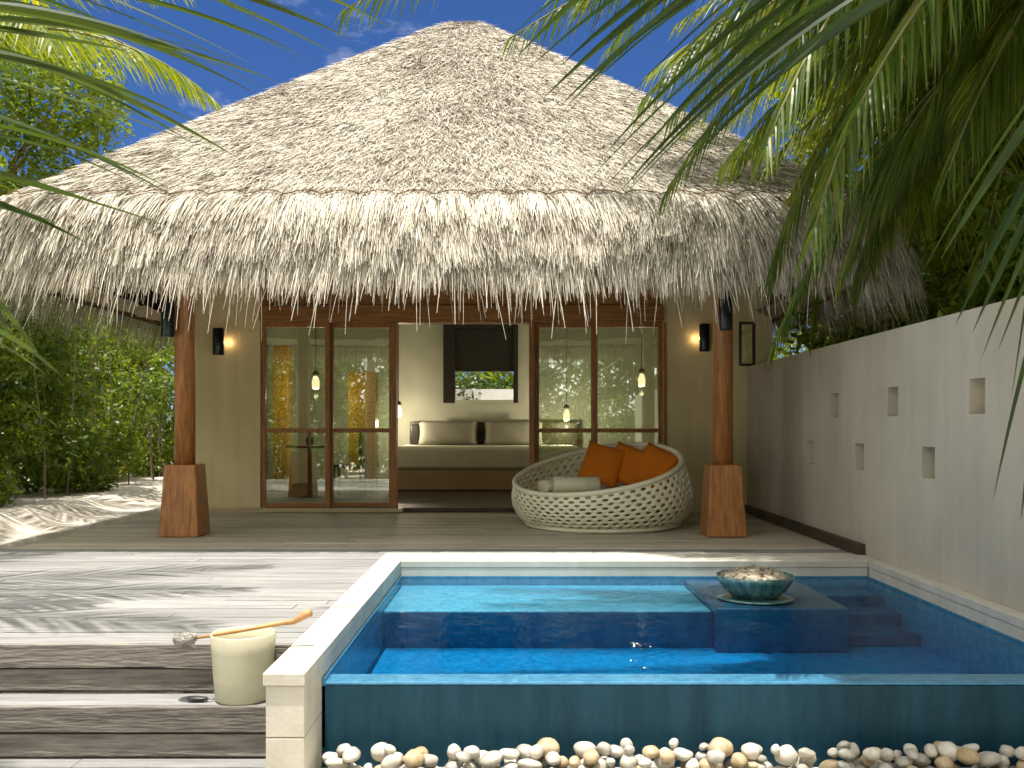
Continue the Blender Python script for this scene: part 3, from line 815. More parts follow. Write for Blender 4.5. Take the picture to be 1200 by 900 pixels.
wall_lamp(-3.13, 8.47, 1.81, 2.13, .06, 'grey cylindrical lamp high on the left timber pillar', 0, 8.55)
wall_lamp(1.90, 8.47, 1.87, 2.22, .06, 'grey cylindrical lamp high on the right timber pillar', 0, 8.55)
def pendant(px, py, D, label, watt):
    p = at(px, py, D)
    t = thing('pendant_lamp', label, 'lamp', (p.x, p.y, p.z - .12), 'lit pendant lamps inside the villa')
    m = MB(); m.lathe((p.x, p.y, p.z - .1), [(.028, 0), (.05, .02), (.055, .1), (.04, .16), (.02, .19)], 20); m.build('lamp_shade', M['glow'], t, True)
    m = MB(); m.lathe((p.x, p.y, p.z + .11), [(.055, 0), (.03, .05), (.008, .06)], 16); m.build('cap', M['darkmetal'], t, True)
    m = MB(); m.tube([(p.x, p.y, p.z + .15), (p.x, p.y, 2.95)], .006, 6); m.build('cable', M['darkmetal'], t)
    point(t, (p.x, p.y, p.z - .2), watt)
pendant(467, 482, 15.2, 'warm lit pendant lamp left of the bed pillows', 12)
pendant(664, 486, 15.2, 'warm lit pendant lamp behind the right glass door, above the daybed', 12)
pendant(752, 445, 13.6, 'warm lit pendant lamp behind the far right glass door', 10)
pendant(370, 448, 13.2, 'warm lit pendant lamp behind the left glass door', 10)

# ------------------------------------------------------------ bed and room
bed = thing('bed', 'low wide bed with pale sheet on a tan timber base under the back window', 'bed', (-.55, 14.8, .05))
m = MB(); m.box(-1.85, 1.0, 13.9, 15.6, .06, .36); m.build('base', M['tan_timber'], bed, bevel=.01)
m = MB(); m.box(-1.83, .98, 13.88, 15.6, .362, .70); m.build('mattress', M['sheet'], bed, bevel=.05)
m = MB(); m.box(-1.75, 1.05, 15.65, BW - .005, .3, 1.08); m.build('headboard', M['dark_timber'], bed, bevel=.01)
m = MB(); m.box(-1.72, -1.56, 15.45, 15.64, .70, 1.04); m.build('side_bolster', M['darkmetal'], bed, bevel=.03)
def pillow(name, c, w, h, t, rot, material, label, cat, group=None):
    n = 18; v = []; f = []
    for sgn in (1, -1):
        for j in range(n + 1):
            for i in range(n + 1):
                x = i / n * 2 - 1; y = j / n * 2 - 1
                th = ((1 - x ** 4) * (1 - y ** 4)) ** .42
                pin = 1 - .07 * (1 - abs(x) ** 3 ) * 0 - .05 * (1 - y * y) * abs(x) ** 4 - .05 * (1 - x * x) * abs(y) ** 4
                wr = .012 * math.sin(6 * x + 3 * y + c[0] * 9) * th
                v.append((x * w / 2 * pin, sgn * th * t / 2 + wr * .4, y * h / 2 * pin))
    nn_ = (n + 1) ** 2
    for j in range(n):
        for i in range(n):
            a = j * (n + 1) + i
            f.append((a, a + n + 1, a + n + 2, a + 1)); f.append((nn_ + a, nn_ + a + 1, nn_ + a + n + 2, nn_ + a + n + 1))
    Rm = rot.to_matrix() if hasattr(rot, 'to_matrix') else rot
    vv = np.array([tuple(Rm @ Vector(q) + Vector(c)) for q in v], dtype=np.float32)
    o = raw(name, vv, f, np.full(len(vv), .5), material, None, True)
    bm = bmesh.new(); bm.from_mesh(o.data); bmesh.ops.remove_doubles(bm, verts=bm.verts, dist=1e-4); bm.to_mesh(o.data); bm.free()
    return tag(o, label, cat, group)
from mathutils import Euler
pillow('pillow', (-1.09, 15.42, .89), .98, .42, .2, Euler((R(-18), 0, 0)), M['greycloth'], 'grey linen pillow at the left half of the bed, under the window', 'pillow', 'pillows on the bed')
pillow('pillow', (-.02, 15.42, .89), .98, .42, .2, Euler((R(-18), 0, 0)), M['greycloth'], 'grey linen pillow at the right half of the bed, nearest the daybed', 'pillow', 'pillows on the bed')
# side table and chair behind the left glass
tb = thing('side_table', 'small dark round table behind the left glass door', 'table', (-2.7, 12.6, .05))
m = MB(); m.lathe((-2.75, 12.6, .72), [(.3, 0), (.31, .015), (.3, .03)], 32); m.build('table_top', M['dark_timber'], tb)
m = MB(); m.lathe((-2.75, 12.6, .05), [(.17, 0), (.16, .02), (.03, .05), (.03, .67)], 16); m.build('pedestal', M['darkmetal'], tb)
v_ = thing('vase', 'small dark vase standing on the round table behind the left glass door', 'vase', (-2.75, 12.6, .75))
m = MB(); m.lathe((-2.75, 12.6, .75), [(.03, 0), (.06, .05), (.05, .1), (.02, .15), (.03, .18)], 20); m.build('vase_body', M['darkmetal'], v_, True)
ch = thing('dining_chair', 'dark timber chair drawn up beside the round table behind glass', 'chair', (-2.25, 12.8, .05))
m = MB(); m.box(-2.45, -2.05, 12.6, 13.0, .45, .49); m.build('seat', M['dark_timber'], ch, bevel=.01)
m = MB(); m.box(-2.09, -2.05, 12.62, 12.98, .6, .98); m.build('backrest', M['dark_timber'], ch, bevel=.01)
for x, y, h in ((-2.43, 12.62, .45), (-2.43, 12.98, .45), (-2.07, 12.61, .98), (-2.07, 12.99, .98)):
    m = MB(); m.box(x - .018, x + .018, y - .018, y + .018, .05, h); m.build('leg', M['dark_timber'], ch)
for px0, px1, y0, y1, D, lb in ((408, 440, 435, 546, 13.7, 'amber column added for a reflection in the left glass doors, the nearer to the bed'),
                                (320, 337, 405, 565, 13.7, 'amber column added for a reflection in the left glass doors, beside the cream wall')):
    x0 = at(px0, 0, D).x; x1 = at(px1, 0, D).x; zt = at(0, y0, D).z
    m = MB(); m.box(x0, x1, D, D + .3, .05, zt); o = m.build('reflection_column', M['ply'], bevel=.01); tag(o, lb, 'column', 'amber columns added for door reflections')  # columns added where yellow reflections show in the door glass

# ------------------------------------------------------------ daybed
DX, DY = .885, 9.5
db = thing('daybed', 'round cream woven daybed with a high sloping back on the veranda', 'daybed', (DX, DY, 0))
def rimz(a): return .585 + .14 * math.cos(a) + .175 * math.sin(a)
def prof_pt(a, t, off=0.0):
    zr_ = rimz(a); z = .02 + (zr_ - .02) * t
    if z < .3: r = .62 + .29 * math.sqrt(max(0, 1 - (1 - z / .3) ** 2))
    else: r = .91 - .17 * ((z - .3) / .5) ** 1.5
    r += off
    return Vector((DX + r * math.cos(a), DY + r * math.sin(a), z))
NC, NR = 54, 10
bm = bmesh.new()
def wv(col, row):
    """honeycomb lattice -> shell point"""
    t = max(0.0, min(1.0, row / NR)); p_ = prof_pt(2 * math.pi * col / NC, t)
    return p_
for rr_ in range(NR + 1):
    for k in range(NC):
        ccol = k + (.5 if rr_ % 2 else 0); crow = rr_
        hexo = [(0, 2 / 3), (.5, 1 / 3), (.5, -1 / 3), (0, -2 / 3), (-.5, -1 / 3), (-.5, 1 / 3)]
        if rr_ in (0, NR): continue
        jt = random.uniform(.43, .55)
        ov = [bm.verts.new(wv(ccol + dx, crow + dy)) for dx, dy in hexo]
        iv = [bm.verts.new(wv(ccol + dx * jt, crow + dy * jt)) for dx, dy in hexo]
        for q_ in range(6): bm.faces.new((ov[q_], ov[(q_ + 1) % 6], iv[(q_ + 1) % 6], iv[q_]))
bmesh.ops.remove_doubles(bm, verts=bm.verts, dist=.0015)
for f in bm.faces: f.smooth = True
me = bpy.data.meshes.new('woven_shell'); bm.to_mesh(me); bm.free(); me.materials.append(M['wicker'])
ws = bpy.data.objects.new('woven_shell', me); S.collection.objects.link(ws); ws.parent = db
me.transform(Matrix.Translation(-Vector((DX, DY, 0))))
md = ws.modifiers.new('thickness', 'SOLIDIFY'); md.thickness = .016; md.offset = 0
md = ws.modifiers.new('round', 'SUBSURF'); md.levels = 1; md.render_levels = 1
m = MB(); pts = [prof_pt(2 * math.pi * k / 96, 1) for k in range(97)]; m.tube(pts, .026, 10); m.build('rim', M['wicker'], db, True)
m = MB(); pts = [prof_pt(2 * math.pi * k / 96, 0.03) for k in range(97)]; m.tube(pts, .03, 8); m.build('base_ring', M['wicker'], db, True)
m = MB(); m.lathe((DX, DY, .21), [(.78, 0), (.83, .04), (.83, .09), (.78, .125), (.4, .135), (.02, .135)], 64); m.build('seat_cushion', M['cushion'], db, True)
for k, (x, y, z, rz, ry) in enumerate(((.93, 9.90, .60, -10, 17), (1.20, 9.88, .59, -20, 19), (1.45, 9.76, .575, -36, 22))):
    Rm = Matrix.Rotation(R(rz), 3, 'Z') @ Matrix.Rotation(R(-24), 3, 'X') @ Matrix.Rotation(R(ry), 3, 'Y')
    pillow('cushion', (x, y, z), .44, .44, .15, Rm, M['orange'], ('burnt orange cushion at the left of the three on the woven daybed', 'burnt orange cushion in the middle of the three on the woven daybed', 'burnt orange cushion at the right of the three on the woven daybed, nearest the pillar')[k], 'cushion', 'orange cushions on the daybed')
def towel(x, y, z, l_, r, label, rz):
    m = MB(); n = 24; v = []
    for sx in (-1, -.96, .96, 1):
        for k in range(n):
            a = 2 * math.pi * k / n; rr = r * (.86 if abs(sx) == 1 else 1)
            q = Vector((sx * l_ / 2, rr * 1.25 * math.cos(a), rr * .85 * math.sin(a)))
            q.rotate(Euler((0, 0, rz))); v.append(q + Vector((x, y, z)))
    f = [(i * n + k, i * n + (k + 1) % n, (i + 1) * n + (k + 1) % n, (i + 1) * n + k) for i in range(3) for k in range(n)]
    f += [tuple(reversed(range(n))), tuple(3 * n + k for k in range(n))]
    m.add(v, f); o = m.build('rolled_towel', M['towel'], smooth=True); tag(o, label, 'towel', 'rolled towels on the daybed')
towel(.60, 9.15, .435, .45, .092, 'larger cream rolled towel on the daybed, in front of the orange cushions', R(4))
towel(.36, 9.36, .41, .2, .07, 'smaller cream rolled towel at the left of the daybed seat', R(40))

# ------------------------------------------------------------ bucket, ladle, stone
bk = thing('bucket', 'cream stoneware bucket standing on the deck step beside the pool coping', 'bucket', (-1.215, 4.205, -.218))
BZ = -.217
m = MB(); m.lathe((-1.215, 4.205, BZ), [(.114, 0), (.121, .006), (.129, .10), (.137, .22), (.142, .292), (.139, .296), (.134, .292), (.128, .24), (.118, .05), (.05, .03), (.01, .03)], 64)
bko = m.build('bucket_body', M['bucket'], bk, True)
ld = thing('ladle', 'coconut shell ladle with a golden wooden handle resting across the bucket rim', 'ladle', (-1.215, 4.2, .1))
h0 = Vector((-1.42, 4.17, .06)); h1 = Vector((-1.05, 4.23, .115))
m = MB(); m.tube([h0, h0.lerp(h1, .5) + Vector((0, 0, -.002)), h1, Vector((-1.0, 4.24, .118)), Vector((-.97, 4.245, .135)), Vector((-.935, 4.25, .155)), Vector((-.918, 4.25, .157))], [.006, .008, .011, .013, .017, .021, .014], 10)
m.build('handle', M['handle'], ld, True)
m = MB(); m.lathe((-1.465, 4.17, .018), [(.012, 0), (.035, .008), (.05, .03), (.054, .056), (.050, .058), (.045, .03), (.02, .012)], 24); m.build('shell_cup', M['shell'], ld, True)
nst = 150
Pn = np.stack([-1.465 + rng.normal(0, .02, nst), 4.165 + rng.normal(0, .018, nst), .05 + rng.normal(0, .012, nst)], 1)
Dn = rng.normal(0, 1, (nst, 3)); Dn[:, 2] -= .4; Dn /= np.linalg.norm(Dn, axis=1)[:, None]
v, f_, t3 = strands(Pn, Dn, np.tile([0.0, -1, .1], (nst, 1)), rng.uniform(.015, .04, nst), rng.uniform(.002, .004, nst), 3, np.full(nst, .3), rng.uniform(0, 1, nst), np.zeros(nst))
raw('husk_fibre', v.astype(np.float32), f_, t3, M['shell'], ld)
o = bpy.data.objects.new('black_pebble', pebble_mesh(91)); o.data.materials.append(M['black']); S.collection.objects.link(o)
o.location = (-1.402, 4.155, -.204); o.scale = (.04, .026, .016); tag(o, 'flat black pebble lying on the step beside the cream bucket', 'pebble')
m = MB(); m.tube([(-1.365, 4.16, -.212), (-1.35, 4.15, -.2), (-1.335, 4.165, -.211), (-1.322, 4.16, -.196)], .004, 6); o = m.build('twine_loop', M['shell'], smooth=True); tag(o, 'short loop of grey twine between the black pebble and the bucket', 'twine')

# ------------------------------------------------------------ foliage
def leaflet(mb, p0, p1, w, sag=.12, segs=6, tint=None, drop=Vector((0, 0, -1)), up=None):
    p0 = Vector(p0); p1 = Vector(p1); ax = p1 - p0; Ln = ax.length
    ctrl = p0.lerp(p1, .5) - drop * sag * Ln
    s = ax.cross(up or Vector((0, 0, 1)))
    if s.length < 1e-3: s = Vector((1, 0, 0))
    s.normalize(); nrm = s.cross(ax).normalized()
    rot = random.uniform(-.9, .9); s, nrm = s * math.cos(rot) + nrm * math.sin(rot), nrm * math.cos(rot) - s * math.sin(rot)
    v = []; f = []
    for i in range(segs + 1):
        t = i / segs; c_ = p0 * (1 - t) ** 2 + ctrl * 2 * t * (1 - t) + p1 * t * t
        ww = w / 2 * (min(1, .35 + t * 4) * (1 - t ** 2.2)) + .0004
        v += [c_ - s * ww + nrm * ww * .45, c_, c_ + s * ww + nrm * ww * .45]
    for i in range(segs):
        b_ = i * 3; f += [(b_, b_ + 1, b_ + 4, b_ + 3), (b_ + 1, b_ + 2, b_ + 5, b_ + 4)]
    mb.add(v, f, random.random() if tint is None else tint)

def frond(parent, base, az, el, length, bend, leaf, w=.035, n=60, hang=.55, mats=('frond', 'rib'), segs=5, tb=(0, .9), twist=0):
    """coconut frond: az azimuth (0 = +x), el start elevation, bend radians lost over its length; leaf leaflet length"""
    p = Vector(base); pts = [p.copy()]; tans = []; k = 26
    for i in range(k):
        e_ = el - bend * ((i / k) ** 1.25)
        t = Vector((math.cos(az) * math.cos(e_), math.sin(az) * math.cos(e_), math.sin(e_))); tans.append(t)
        p = p + t * (length / k); pts.append(p.copy()); az += twist / k
    rb = MB(); rb.tube(pts, [.022 * (1 - .85 * i / k) + .002 for i in range(k + 1)], 6)
    fo = rb.build('frond', M[mats[1]], parent, True)
    mb = MB()
    for i in range(n):
        u = .14 + .86 * i / (n - 1); q = min(u * k, k - 1e-3); j = int(q); c_ = pts[j].lerp(pts[j + 1], q - j); t = tans[j]
        side = t.cross(Vector((0, 0, 1)));
        if side.length < .1: side = Vector((math.sin(az), -math.cos(az), 0))
        side.normalize()
        ll = leaf * (math.sin(math.pi * min(1, .18 + u * .78)) ** .6) * random.uniform(.85, 1.1)
        for sg in (-1, 1):
            dv = side * sg * random.uniform(.5, .75) + t * (.45 + .6 * u) + Vector((0, 0, -hang * random.uniform(.75, 1.25)))
            dv.normalize(); tip = c_ + dv * ll
            leaflet(mb, c_, tip, w * random.uniform(.75, 1.15), .1 + .06 * hang, segs, random.uniform(*tb))
    mb.build('leaflets', M[mats[0]], fo)
    return fo

def palm(loc, crown_z, label, fronds, group=None, r=.12, mats=('frond', 'rib'), lean=(0, 0), **kw):
    t = thing('palm_tree', label, 'palm', loc, group)
    cx, cy_, z0 = loc
    pts = []; rad = []
    for i in range(14):
        u = i / 13; pts.append((cx + lean[0] * u * u, cy_ + lean[1] * u * u, z0 + (crown_z - z0) * u)); rad.append(r * (1.25 - .45 * u) * (1 + .04 * (i % 2)))
    m = MB(); m.tube(pts, rad, 14); m.build('trunk', M['bark'], t, True)
    top = Vector(pts[-1])
    for fr_ in fronds:
        k2 = dict(kw); k2.update(fr_.get('kw', {}))
        frond(t, top + Vector((0, 0, .05)), R(fr_['az']), R(fr_['el']), fr_['len'], R(fr_['bend']), fr_['leaf'], mats=fr_.get('mats', mats), **k2)
    return t

random.seed(5)
# near right palm whose fronds fill the upper right
FR = []
for k in range(50):
    FR.append(dict(az=random.uniform(138, 225), el=random.uniform(-25, 32), len=random.uniform(3.2, 4.9), bend=random.uniform(38, 72), leaf=random.uniform(.65, .9)))
FR += [dict(az=170, el=28, len=5.4, bend=46, leaf=.85), dict(az=176, el=20, len=5.2, bend=36, leaf=.8)]
FR += [dict(az=177, el=-1, len=5.9, bend=28, leaf=.62, kw=dict(n=90, hang=1.6)), dict(az=184, el=2, len=6.2, bend=34, leaf=.6, kw=dict(n=90, hang=1.6)), dict(az=171, el=-4, len=5.0, bend=26, leaf=.62, kw=dict(n=80, hang=1.5))]
for k in range(22): FR.append(dict(az=random.uniform(140, 215), el=random.uniform(-25, 10), len=random.uniform(2.2, 3.3), bend=random.uniform(30, 60), leaf=random.uniform(.55, .8)))
for a_ in (100, 60, 20, -20, -60): FR.append(dict(az=a_, el=25, len=3, bend=60, leaf=.8))
palm((4.7, 5.2, -.1), 4.7, 'leaning coconut palm behind the garden wall, its fronds hanging over the pool', FR, n=84, hang=.7, w=.0185, tb=(.05, 1))
FR = []
for k in range(34):
    FR.append(dict(az=random.uniform(120, 240), el=random.uniform(-25, 35), len=random.uniform(2.8, 4.2), bend=random.uniform(38, 72), leaf=random.uniform(.65, .9)))
for k in range(22): FR.append(dict(az=random.uniform(178, 236), el=random.uniform(-20, 25), len=random.uniform(3.0, 4.4), bend=random.uniform(35, 62), leaf=random.uniform(.6, .85)))
for a_ in (60, 0, -60): FR.append(dict(az=a_, el=25, len=3, bend=60, leaf=.8))
palm((5.0, 7.8, -.1), 4.6, 'second coconut palm farther along behind the garden wall, its fronds beside the roof corner', FR, n=70, hang=.75, w=.021, tb=(.0, .95), segs=4, mats=('frond_far', 'rib'))
t = palm((3.3, 1.3, -.1), 3.2, 'coconut palm close on the right, its broad dark leaflets crossing the sky', [
    dict(az=60, el=20, len=3.0, bend=50, leaf=.8), dict(az=0, el=30, len=3.0, bend=60, leaf=.8), dict(az=240, el=30, len=3.0, bend=60, leaf=.8), dict(az=300, el=30, len=3.0, bend=60, leaf=.8)], n=46, hang=.9, w=.042, tb=(0, .5))
blades = [((860, -80), (617, 83), 2.5, .1), ((900, -80), (637, 115), 2.5, .1), ((930, -70), (653, 128), 2.45, .12), ((1060, -70), (683, 220), 2.4, .14), ((1080, -60), (695, 235), 2.35, .14),
          ((1090, -50), (722, 240), 2.3, .13), ((970, -80), (727, 123), 2.5, .1), ((760, -70), (590, 50), 2.6, .08), ((1020, -80), (705, 185), 2.4, .12), 
           ((1120, -50), (780, 205), 2.35, .13), 
          ((1230, 330), (1163, 590), 2.3, .05), ((1240, 300), (1196, 610), 2.35, .03), ((1250, 60), (1075, 330), 2.2, .08), ((1280, 90), (1120, 380), 2.2, .08), ((1290, 120), (1150, 420), 2.25, .08),
           ((1250, 100), (1185, 470), 2.3, .05)]
rb = MB(); rb.tube([(3.3, 1.3, 3.2), at(1420, -190, 2.1), at(1150, -90, 2.35), at(900, -95, 2.5), at(740, -75, 2.6)], [.022, .02, .016, .011, .006], 6)
rb.tube([(3.3, 1.3, 3.2), at(1500, -60, 2.1), at(1290, 80, 2.2), at(1240, 320, 2.3)], [.022, .018, .012, .006], 6)
fo = rb.build('frond', M['rib'], t, True)
mb = MB()
for (a, b_, D, sg) in blades:
    for kk in range(2):
        dx = 0 if kk == 0 else random.uniform(10, 40)
        leaflet(mb, at(a[0] + dx, a[1] - dx * .2, D), at(b_[0] + dx * 1.2, b_[1] - kk * random.uniform(-20, 30), D + .25 + .1 * kk), .031 * random.uniform(.8, 1.2), sg, 12, random.uniform(0, .3))
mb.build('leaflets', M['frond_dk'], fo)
# sunny palm further back on the right
FR = [dict(az=a, el=e_, len=3.6, bend=b_, leaf=.75) for a, e_, b_ in ((170, 35, 70), (200, 20, 60), (230, 35, 75), (255, 15, 60), (140, 20, 60), (280, 35, 70), (310, 20, 60), (90, 40, 70), (30, 30, 70), (215, 5, 50), (185, 55, 90), (245, 55, 90))]
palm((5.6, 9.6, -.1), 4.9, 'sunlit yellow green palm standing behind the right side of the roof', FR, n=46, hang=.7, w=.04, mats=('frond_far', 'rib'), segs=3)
# left background palm
FR = [dict(az=a, el=e_, len=3.2, bend=b_, leaf=.7) for a, e_, b_ in ((-20, 30, 70), (10, 15, 60), (-60, 30, 70), (40, 30, 70), (-100, 20, 60), (-40, 5, 50), (0, 50, 95), (90, 40, 70), (150, 30, 70), (-80, 50, 90))]
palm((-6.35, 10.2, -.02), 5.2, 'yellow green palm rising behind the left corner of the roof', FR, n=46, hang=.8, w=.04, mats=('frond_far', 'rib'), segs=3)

# near left palm: one trunk out of frame, long blades sweeping across
t = palm((-3.3, .7, -.5), 2.5, 'coconut palm close on the left, its long thin blades sweeping across the roof', [
    dict(az=60, el=55, len=2.6, bend=60, leaf=.7), dict(az=100, el=40, len=3.2, bend=50, leaf=.8), dict(az=200, el=30, len=2.8, bend=60, leaf=.8),
    dict(az=270, el=30, len=2.8, bend=60, leaf=.8), dict(az=330, el=40, len=2.8, bend=70, leaf=.7)], n=50, hang=.5, w=.035)
blades = [((-60, 45), (280, 186), 2.6, .09), ((-60, 78), (262, 182), 2.5, .05), ((-60, 20), (330, 98), 2.7, .10), ((-40, -30), (372, 76), 2.7, .12), ((60, -50), (412, 46), 2.9, .10),
          ((-60, 120), (216, 238), 2.4, .08), ((-50, 140), (208, 226), 2.35, .10), ((-60, 195), (205, 268), 2.3, .03), ((-60, 222), (104, 286), 2.25, .05), ((-70, 60), (238, 148), 2.55, .12),
          ((-60, 5), (300, 110), 2.65, .13), ((-30, -40), (312, 92), 2.75, .06), ((200, -60), (470, 40), 3.0, .1), ((120, -50), (398, 66), 3.0, .05), ((-60, -5), (250, 80), 2.8, .1),
          ((-60, 380), (60, 445), 2.2, .1), ((-60, 300), (48, 420), 2.2, .1), ((-30, -20), (190, 70), 2.9, .1), ((-40, 30), (150, 60), 2.8, .02)]
rb = MB(); rb.tube([(-3.3, .7, 2.5), at(-420, -160, 1.9), at(-170, -120, 2.4), at(-50, -60, 2.7), at(150, -60, 2.9)], [.02, .018, .015, .012, .008], 6)
rb.tube([(-3.3, .7, 2.5), at(-320, -20, 1.9), at(-120, 70, 2.4), at(-60, 200, 2.3), at(-80, 420, 2.2)], [.02, .018, .014, .01, .006], 6)
fo = rb.build('frond', M['rib'], t, True)
mb = MB()
for (a, b_, D, sg) in blades:
    for kk in range(2):
        dx = 0 if kk == 0 else random.uniform(-22, 22)
        p0 = at(a[0] + dx, a[1] + (0 if kk == 0 else random.uniform(-16, 16)), D); p1 = at(b_[0] + dx * 1.5 - kk * random.uniform(10, 60), b_[1] + dx * .6 - kk * 14, D + .35)
        leaflet(mb, p0, p1, .027 * random.uniform(.75, 1.25), sg, 12, random.uniform(.2, .9))
mb.build('leaflets', M['frond_dk'], fo)

# ---- broadleaf crowns and hedges
def leaf_cloud(centres, radii, n, size, flat=.8, squash=(1, 1, 1)):
    """n leaves spread through overlapping clumps, denser at the clump shells"""
    cen = np.array(centres); rad = np.array(radii)
    pk = rng.choice(len(cen), n, p=(rad ** 2) / (rad ** 2).sum())
    d_ = rng.normal(0, 1, (n, 3)); d_ /= np.linalg.norm(d_, axis=1)[:, None]
    rr = rad[pk] * rng.uniform(.35, 1.05, n) ** .6
    P = cen[pk] + d_ * rr[:, None] * np.array(squash)
    nrm = d_ * .7 + rng.normal(0, .6, (n, 3)) + np.array([0, 0, .5]); nrm /= np.linalg.norm(nrm, axis=1)[:, None]
    t1 = np.cross(nrm, rng.normal(0, 1, (n, 3))); t1 /= np.linalg.norm(t1, axis=1)[:, None]; t2 = np.cross(nrm, t1)
    sz = size * rng.uniform(.6, 1.3, n)[:, None]
    bend = nrm * sz * .18
    v = np.stack([P - t1 * sz, P + t2 * sz * .42 + bend, P + t1 * sz, P - t2 * sz * .42 + bend], 1).reshape(-1, 3)
    b_ = np.arange(n) * 4; f = np.stack([b_, b_ + 1, b_ + 2, b_ + 3], 1)
    ct = rng.uniform(-.2, .2, len(cen))
    t_ = np.clip(np.repeat(rng.uniform(0, 1, n) * .75 + .1 + ct[pk], 4), 0, 1)
    return v.astype(np.float32), f, t_

def tree(loc, h, cr_, label, n=9000, size=.07, m_='leaf', cat='tree', name='broadleaf_tree', group=None, squash=(1, 1, 1), low=.35, clumps=16, ):
    t = thing(name, label, cat, loc, group)
    x, y, z = loc
    cen = []; rad = []
    for k in range(clumps):
        a = random.uniform(0, 6.28); rr = cr_ * math.sqrt(random.random()) * .8
        cen.append((x + rr * math.cos(a) * squash[0], y + rr * math.sin(a) * squash[1], z + random.uniform(low, .92) * h)); rad.append(cr_ * random.uniform(.25, .45))
    m = MB(); m.tube([(x, y, z - .1), (x + .05, y, z + h * .3), (x - .03, y + .03, z + h * .62)], [.09 * cr_, .07 * cr_, .04 * cr_], 8)
    tr_ = m.build('trunk', M['bark'], t, True)
    m = MB()
    for c_ in cen[:10]:
        m.tube([(x + .02, y, z + h * random.uniform(.2, .5)), ((x + c_[0]) / 2, (y + c_[1]) / 2, c_[2] - .15 * h), c_], [.035 * cr_, .02 * cr_, .008], 5)
    m.build('limbs', M['bark'], tr_, True)
    v, f, t_ = leaf_cloud(cen, rad, n, size)
    raw('crown', v, f, t_, M[m_], t)
    return t
random.seed(9)
def hedge(x0, x1, y0, y1, z0, z1, n, size, m_, label, name='hedge'):
    t = thing(name, label, 'hedge', ((x0 + x1) / 2, (y0 + y1) / 2, z0))
    cen = []; rad = []
    k = int((x1 - x0) * (y1 - y0) * (z1 - z0) * 3.2) + 8
    for i in range(k):
        cen.append((random.uniform(x0, x1), random.uniform(y0, y1), random.uniform(z0 + .2, z1))); rad.append(random.uniform(.28, .5))
    v, f, t_ = leaf_cloud(cen, rad, n, size)
    keep = np.repeat(v.reshape(-1, 4, 3)[:, :, 2].min(1) > z0 - .02, 4)
    vk = v[keep]; f = np.arange(len(vk)).reshape(-1, 4); raw('foliage', vk, f, t_[keep], M[m_], t)
    m = MB()
    for i in range(int((y1 - y0 + x1 - x0) * 5)):
        x = random.uniform(x0, x1); y = random.uniform(y0, y1)
        m.tube([(x, y, z0 - .05), (x + random.uniform(-.1, .1), y, z0 + .6), (x + random.uniform(-.3, .3), y + random.uniform(-.2, .2), z1 * .8)], [.016, .012, .006], 5)
    if z1 - z0 > .8: m.build('stems', M['bark'], t)
hedge(-7.3, -5.6, 6.2, 17.5, .08, 2.7, 75000, .05, 'leaf_hedge', 'dense green hedge along the sand bank left of the villa')
tree((-7.3, 12.4, 0), 5.9, 2.1, 'bright green broadleaf tree behind the hedge at the left corner of the roof', 20000, .06, 'leaf_br')
tree((4.6, 11.5, 0), 3.4, 1.7, 'leafy green tree behind the garden wall, beside the dark eave', 14000, .06, 'leaf_br', squash=(1, 1.2, 1), low=.3)
tree((5.2, 8.2, 0), 4.6, 1.9, 'tall broadleaf tree behind the middle of the garden wall', 13000, .065, 'leaf')
tree((7.2, 12.5, 0), 6.6, 2.4, 'tall bright broadleaf tree farthest back on the right', 12000, .09, 'leaf_br')
tree((4.5, 6.2, 0), 2.9, 1.2, 'bushy green tree leaning over the near end of the garden wall', 9000, .06, 'leaf')
tree((3.75, 13.2, -.02), 2.2, .75, 'yellow green shrub between the villa wall and the garden wall', 4000, .05, 'leaf_br', 'shrub', 'shrub', low=.4)
# beyond the back window
hedge(-4, 3, 20.2, 21.2, 0, 3.2, 9000, .1, 'leaf_br', 'bright sunlit hedge seen through the back window')
m = MB(); m.box(-5, 4, 19.0, 19.2, -.05, 1.76); o = m.build('courtyard_wall', M['whitewall']); tag(o, 'low white wall seen through the back window', 'wall')
hedge(-2.2, 1.4, 19.25, 19.6, 1.45, 1.78, 2600, .06, 'leaf_dk', 'low dark clipped hedge topping the white wall outside the back window')
# garden behind the camera (mirrored in the glass doors)
for k, (x, y, h, c_) in enumerate(((-7, -4.5, 5.5, 2.3), (-3.5, -6, 6.5, 2.6), (0.3, -5.5, 5, 2.2), (3.8, -6, 6.6, 2.6), (7.5, -4.5, 5.6, 2.3))):
    tree((x, y, -.56), h, c_, ('broad garden tree far left behind the viewer', 'tall garden tree left behind the viewer', 'low garden tree straight behind the viewer', 'tall garden tree right behind the viewer', 'broad garden tree far right behind the viewer')[k], 9000, .1, 'leaf', low=.08, clumps=22, group='trees in the garden facing the villa')

hedge(-11, 11, -10, -8.5, -.56, 6.0, 26000, .16, 'leaf', 'high green garden boundary hedge behind the viewer')
hedge(-12, -7.6, 8, 22, 0, 3.2, 9000, .13, 'leaf', 'thick green garden hedge beyond the left hedge')
hedge(8.5, 11, 2, 22, 0, 6.5, 12000, .16, 'leaf', 'tall green garden boundary hedge beyond the wall')

hedge(-9, 9, -3.6, -2.4, -.56, 1.5, 24000, .07, 'leaf', 'low clipped garden hedge just behind the viewer')

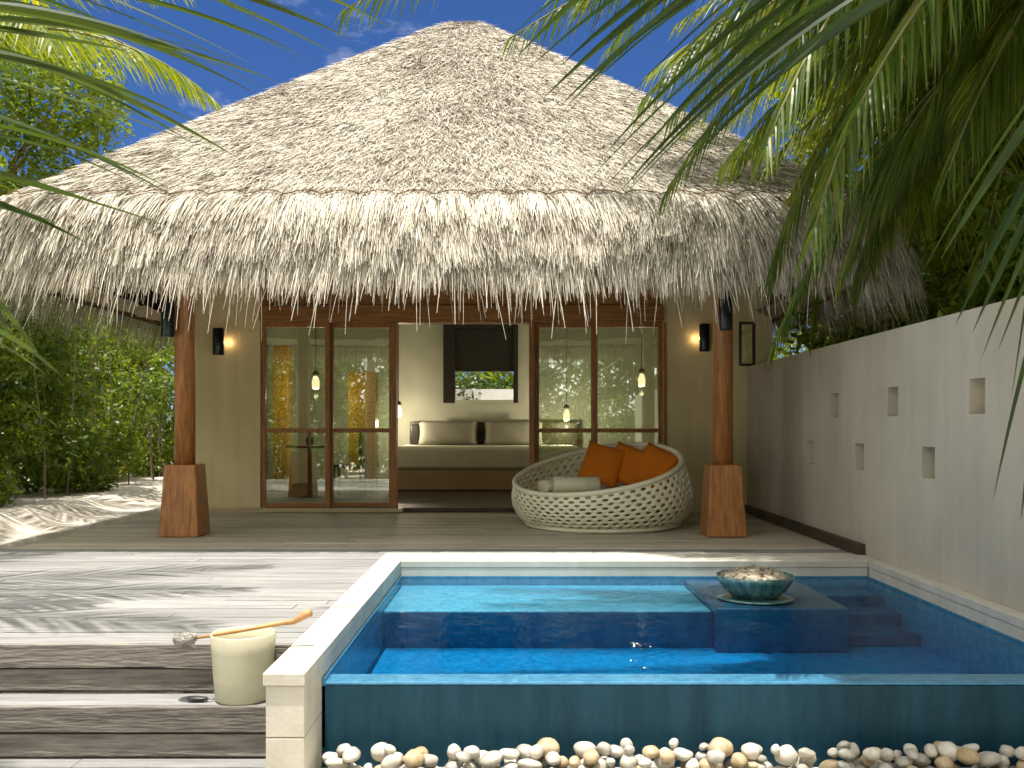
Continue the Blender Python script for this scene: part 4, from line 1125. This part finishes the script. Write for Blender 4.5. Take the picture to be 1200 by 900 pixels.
random.seed(31)
def shading_tree(label, loc, cen, n, size):  # leafy crown out of view, added to shade the pool
    t = thing('broadleaf_tree', label, 'tree', loc)
    x, y, z = loc; m = MB(); m.tube([(x, y, z), (x - .1, y, 2.5), (x - .5, y - .1, 4.2)], [.14, .11, .07], 10); tr_ = m.build('trunk', M['bark'], t, True)
    m = MB()
    for c_, r0 in cen: m.tube([(x - .5, y - .1, 4.1), ((x - .5 + c_[0]) / 2, (y + c_[1]) / 2, c_[2] - .1), c_], [.06, .04, .01], 6)
    m.build('limbs', M['bark'], tr_, True)
    v, f, t_ = leaf_cloud([c_ for c_, r0 in cen], [r0 for c_, r0 in cen], n, size, squash=(1, 1, .55)); raw('crown', v, f, t_, M['leaf'], t)
shading_tree('unseen broadleaf tree added to shade the right half of the pool', (3.7, 4.2, -.1),
    [((2.5, 4.6, 4.6), .75), ((1.9, 5.2, 4.5), .6), ((2.6, 6.0, 4.9), .45), ((1.7, 4.3, 4.3), .55), ((2.4, 3.6, 4.2), .6), ((1.5, 5.9, 4.7), .4), ((1.2, 4.7, 4.6), .35), ((2.5, 3.9, 4.4), .6), ((1.7, 3.7, 4.2), .5), ((2.9, 4.4, 4.9), .6), ((2.2, 3.2, 4.1), .45)], 20000, .06)
tree((4.9, 10.2, 0), 7.0, 2.1, 'tall leafy tree just right of the thatched roof', 20000, .075, 'leaf_br', low=.3, clumps=26)
tree((6.6, 9.0, 0), 7.5, 2.4, 'tall dense tree at the far right edge of the view', 18000, .08, 'leaf_br', low=.2, clumps=26)
hedge(-9, -3.95, 17.6, 18.8, 0, 3.4, 12000, .09, 'leaf_br', 'sunlit hedge closing the garden behind the left side of the villa')
FR = [dict(az=a, el=e_, len=l_, bend=b_, leaf=.8) for a, e_, l_, b_ in ((-12, 30, 3.6, 48), (6, 24, 3.4, 42), (-30, 26, 3.4, 50), (22, 35, 3.6, 55), (-50, 30, 3, 60), (60, 30, 3, 60), (110, 30, 3, 60), (160, 30, 3, 60), (220, 30, 3, 60), (270, 30, 3, 60), (-2, 12, 2.6, 30))]
palm((-5.7, 4.9, -.1), 4.1, 'coconut palm standing beside the deck on the left, its fronds shading the steps', FR, n=50, hang=.6, w=.034, tb=(.2, 1), lean=(.5, 0), mats=('frond_far', 'rib'), segs=4)

hedge(3.15, 4.1, 3.2, 9.6, -.1, 2.35, 26000, .05, 'leaf_hedge', 'loose green hedge growing along the back of the garden wall')
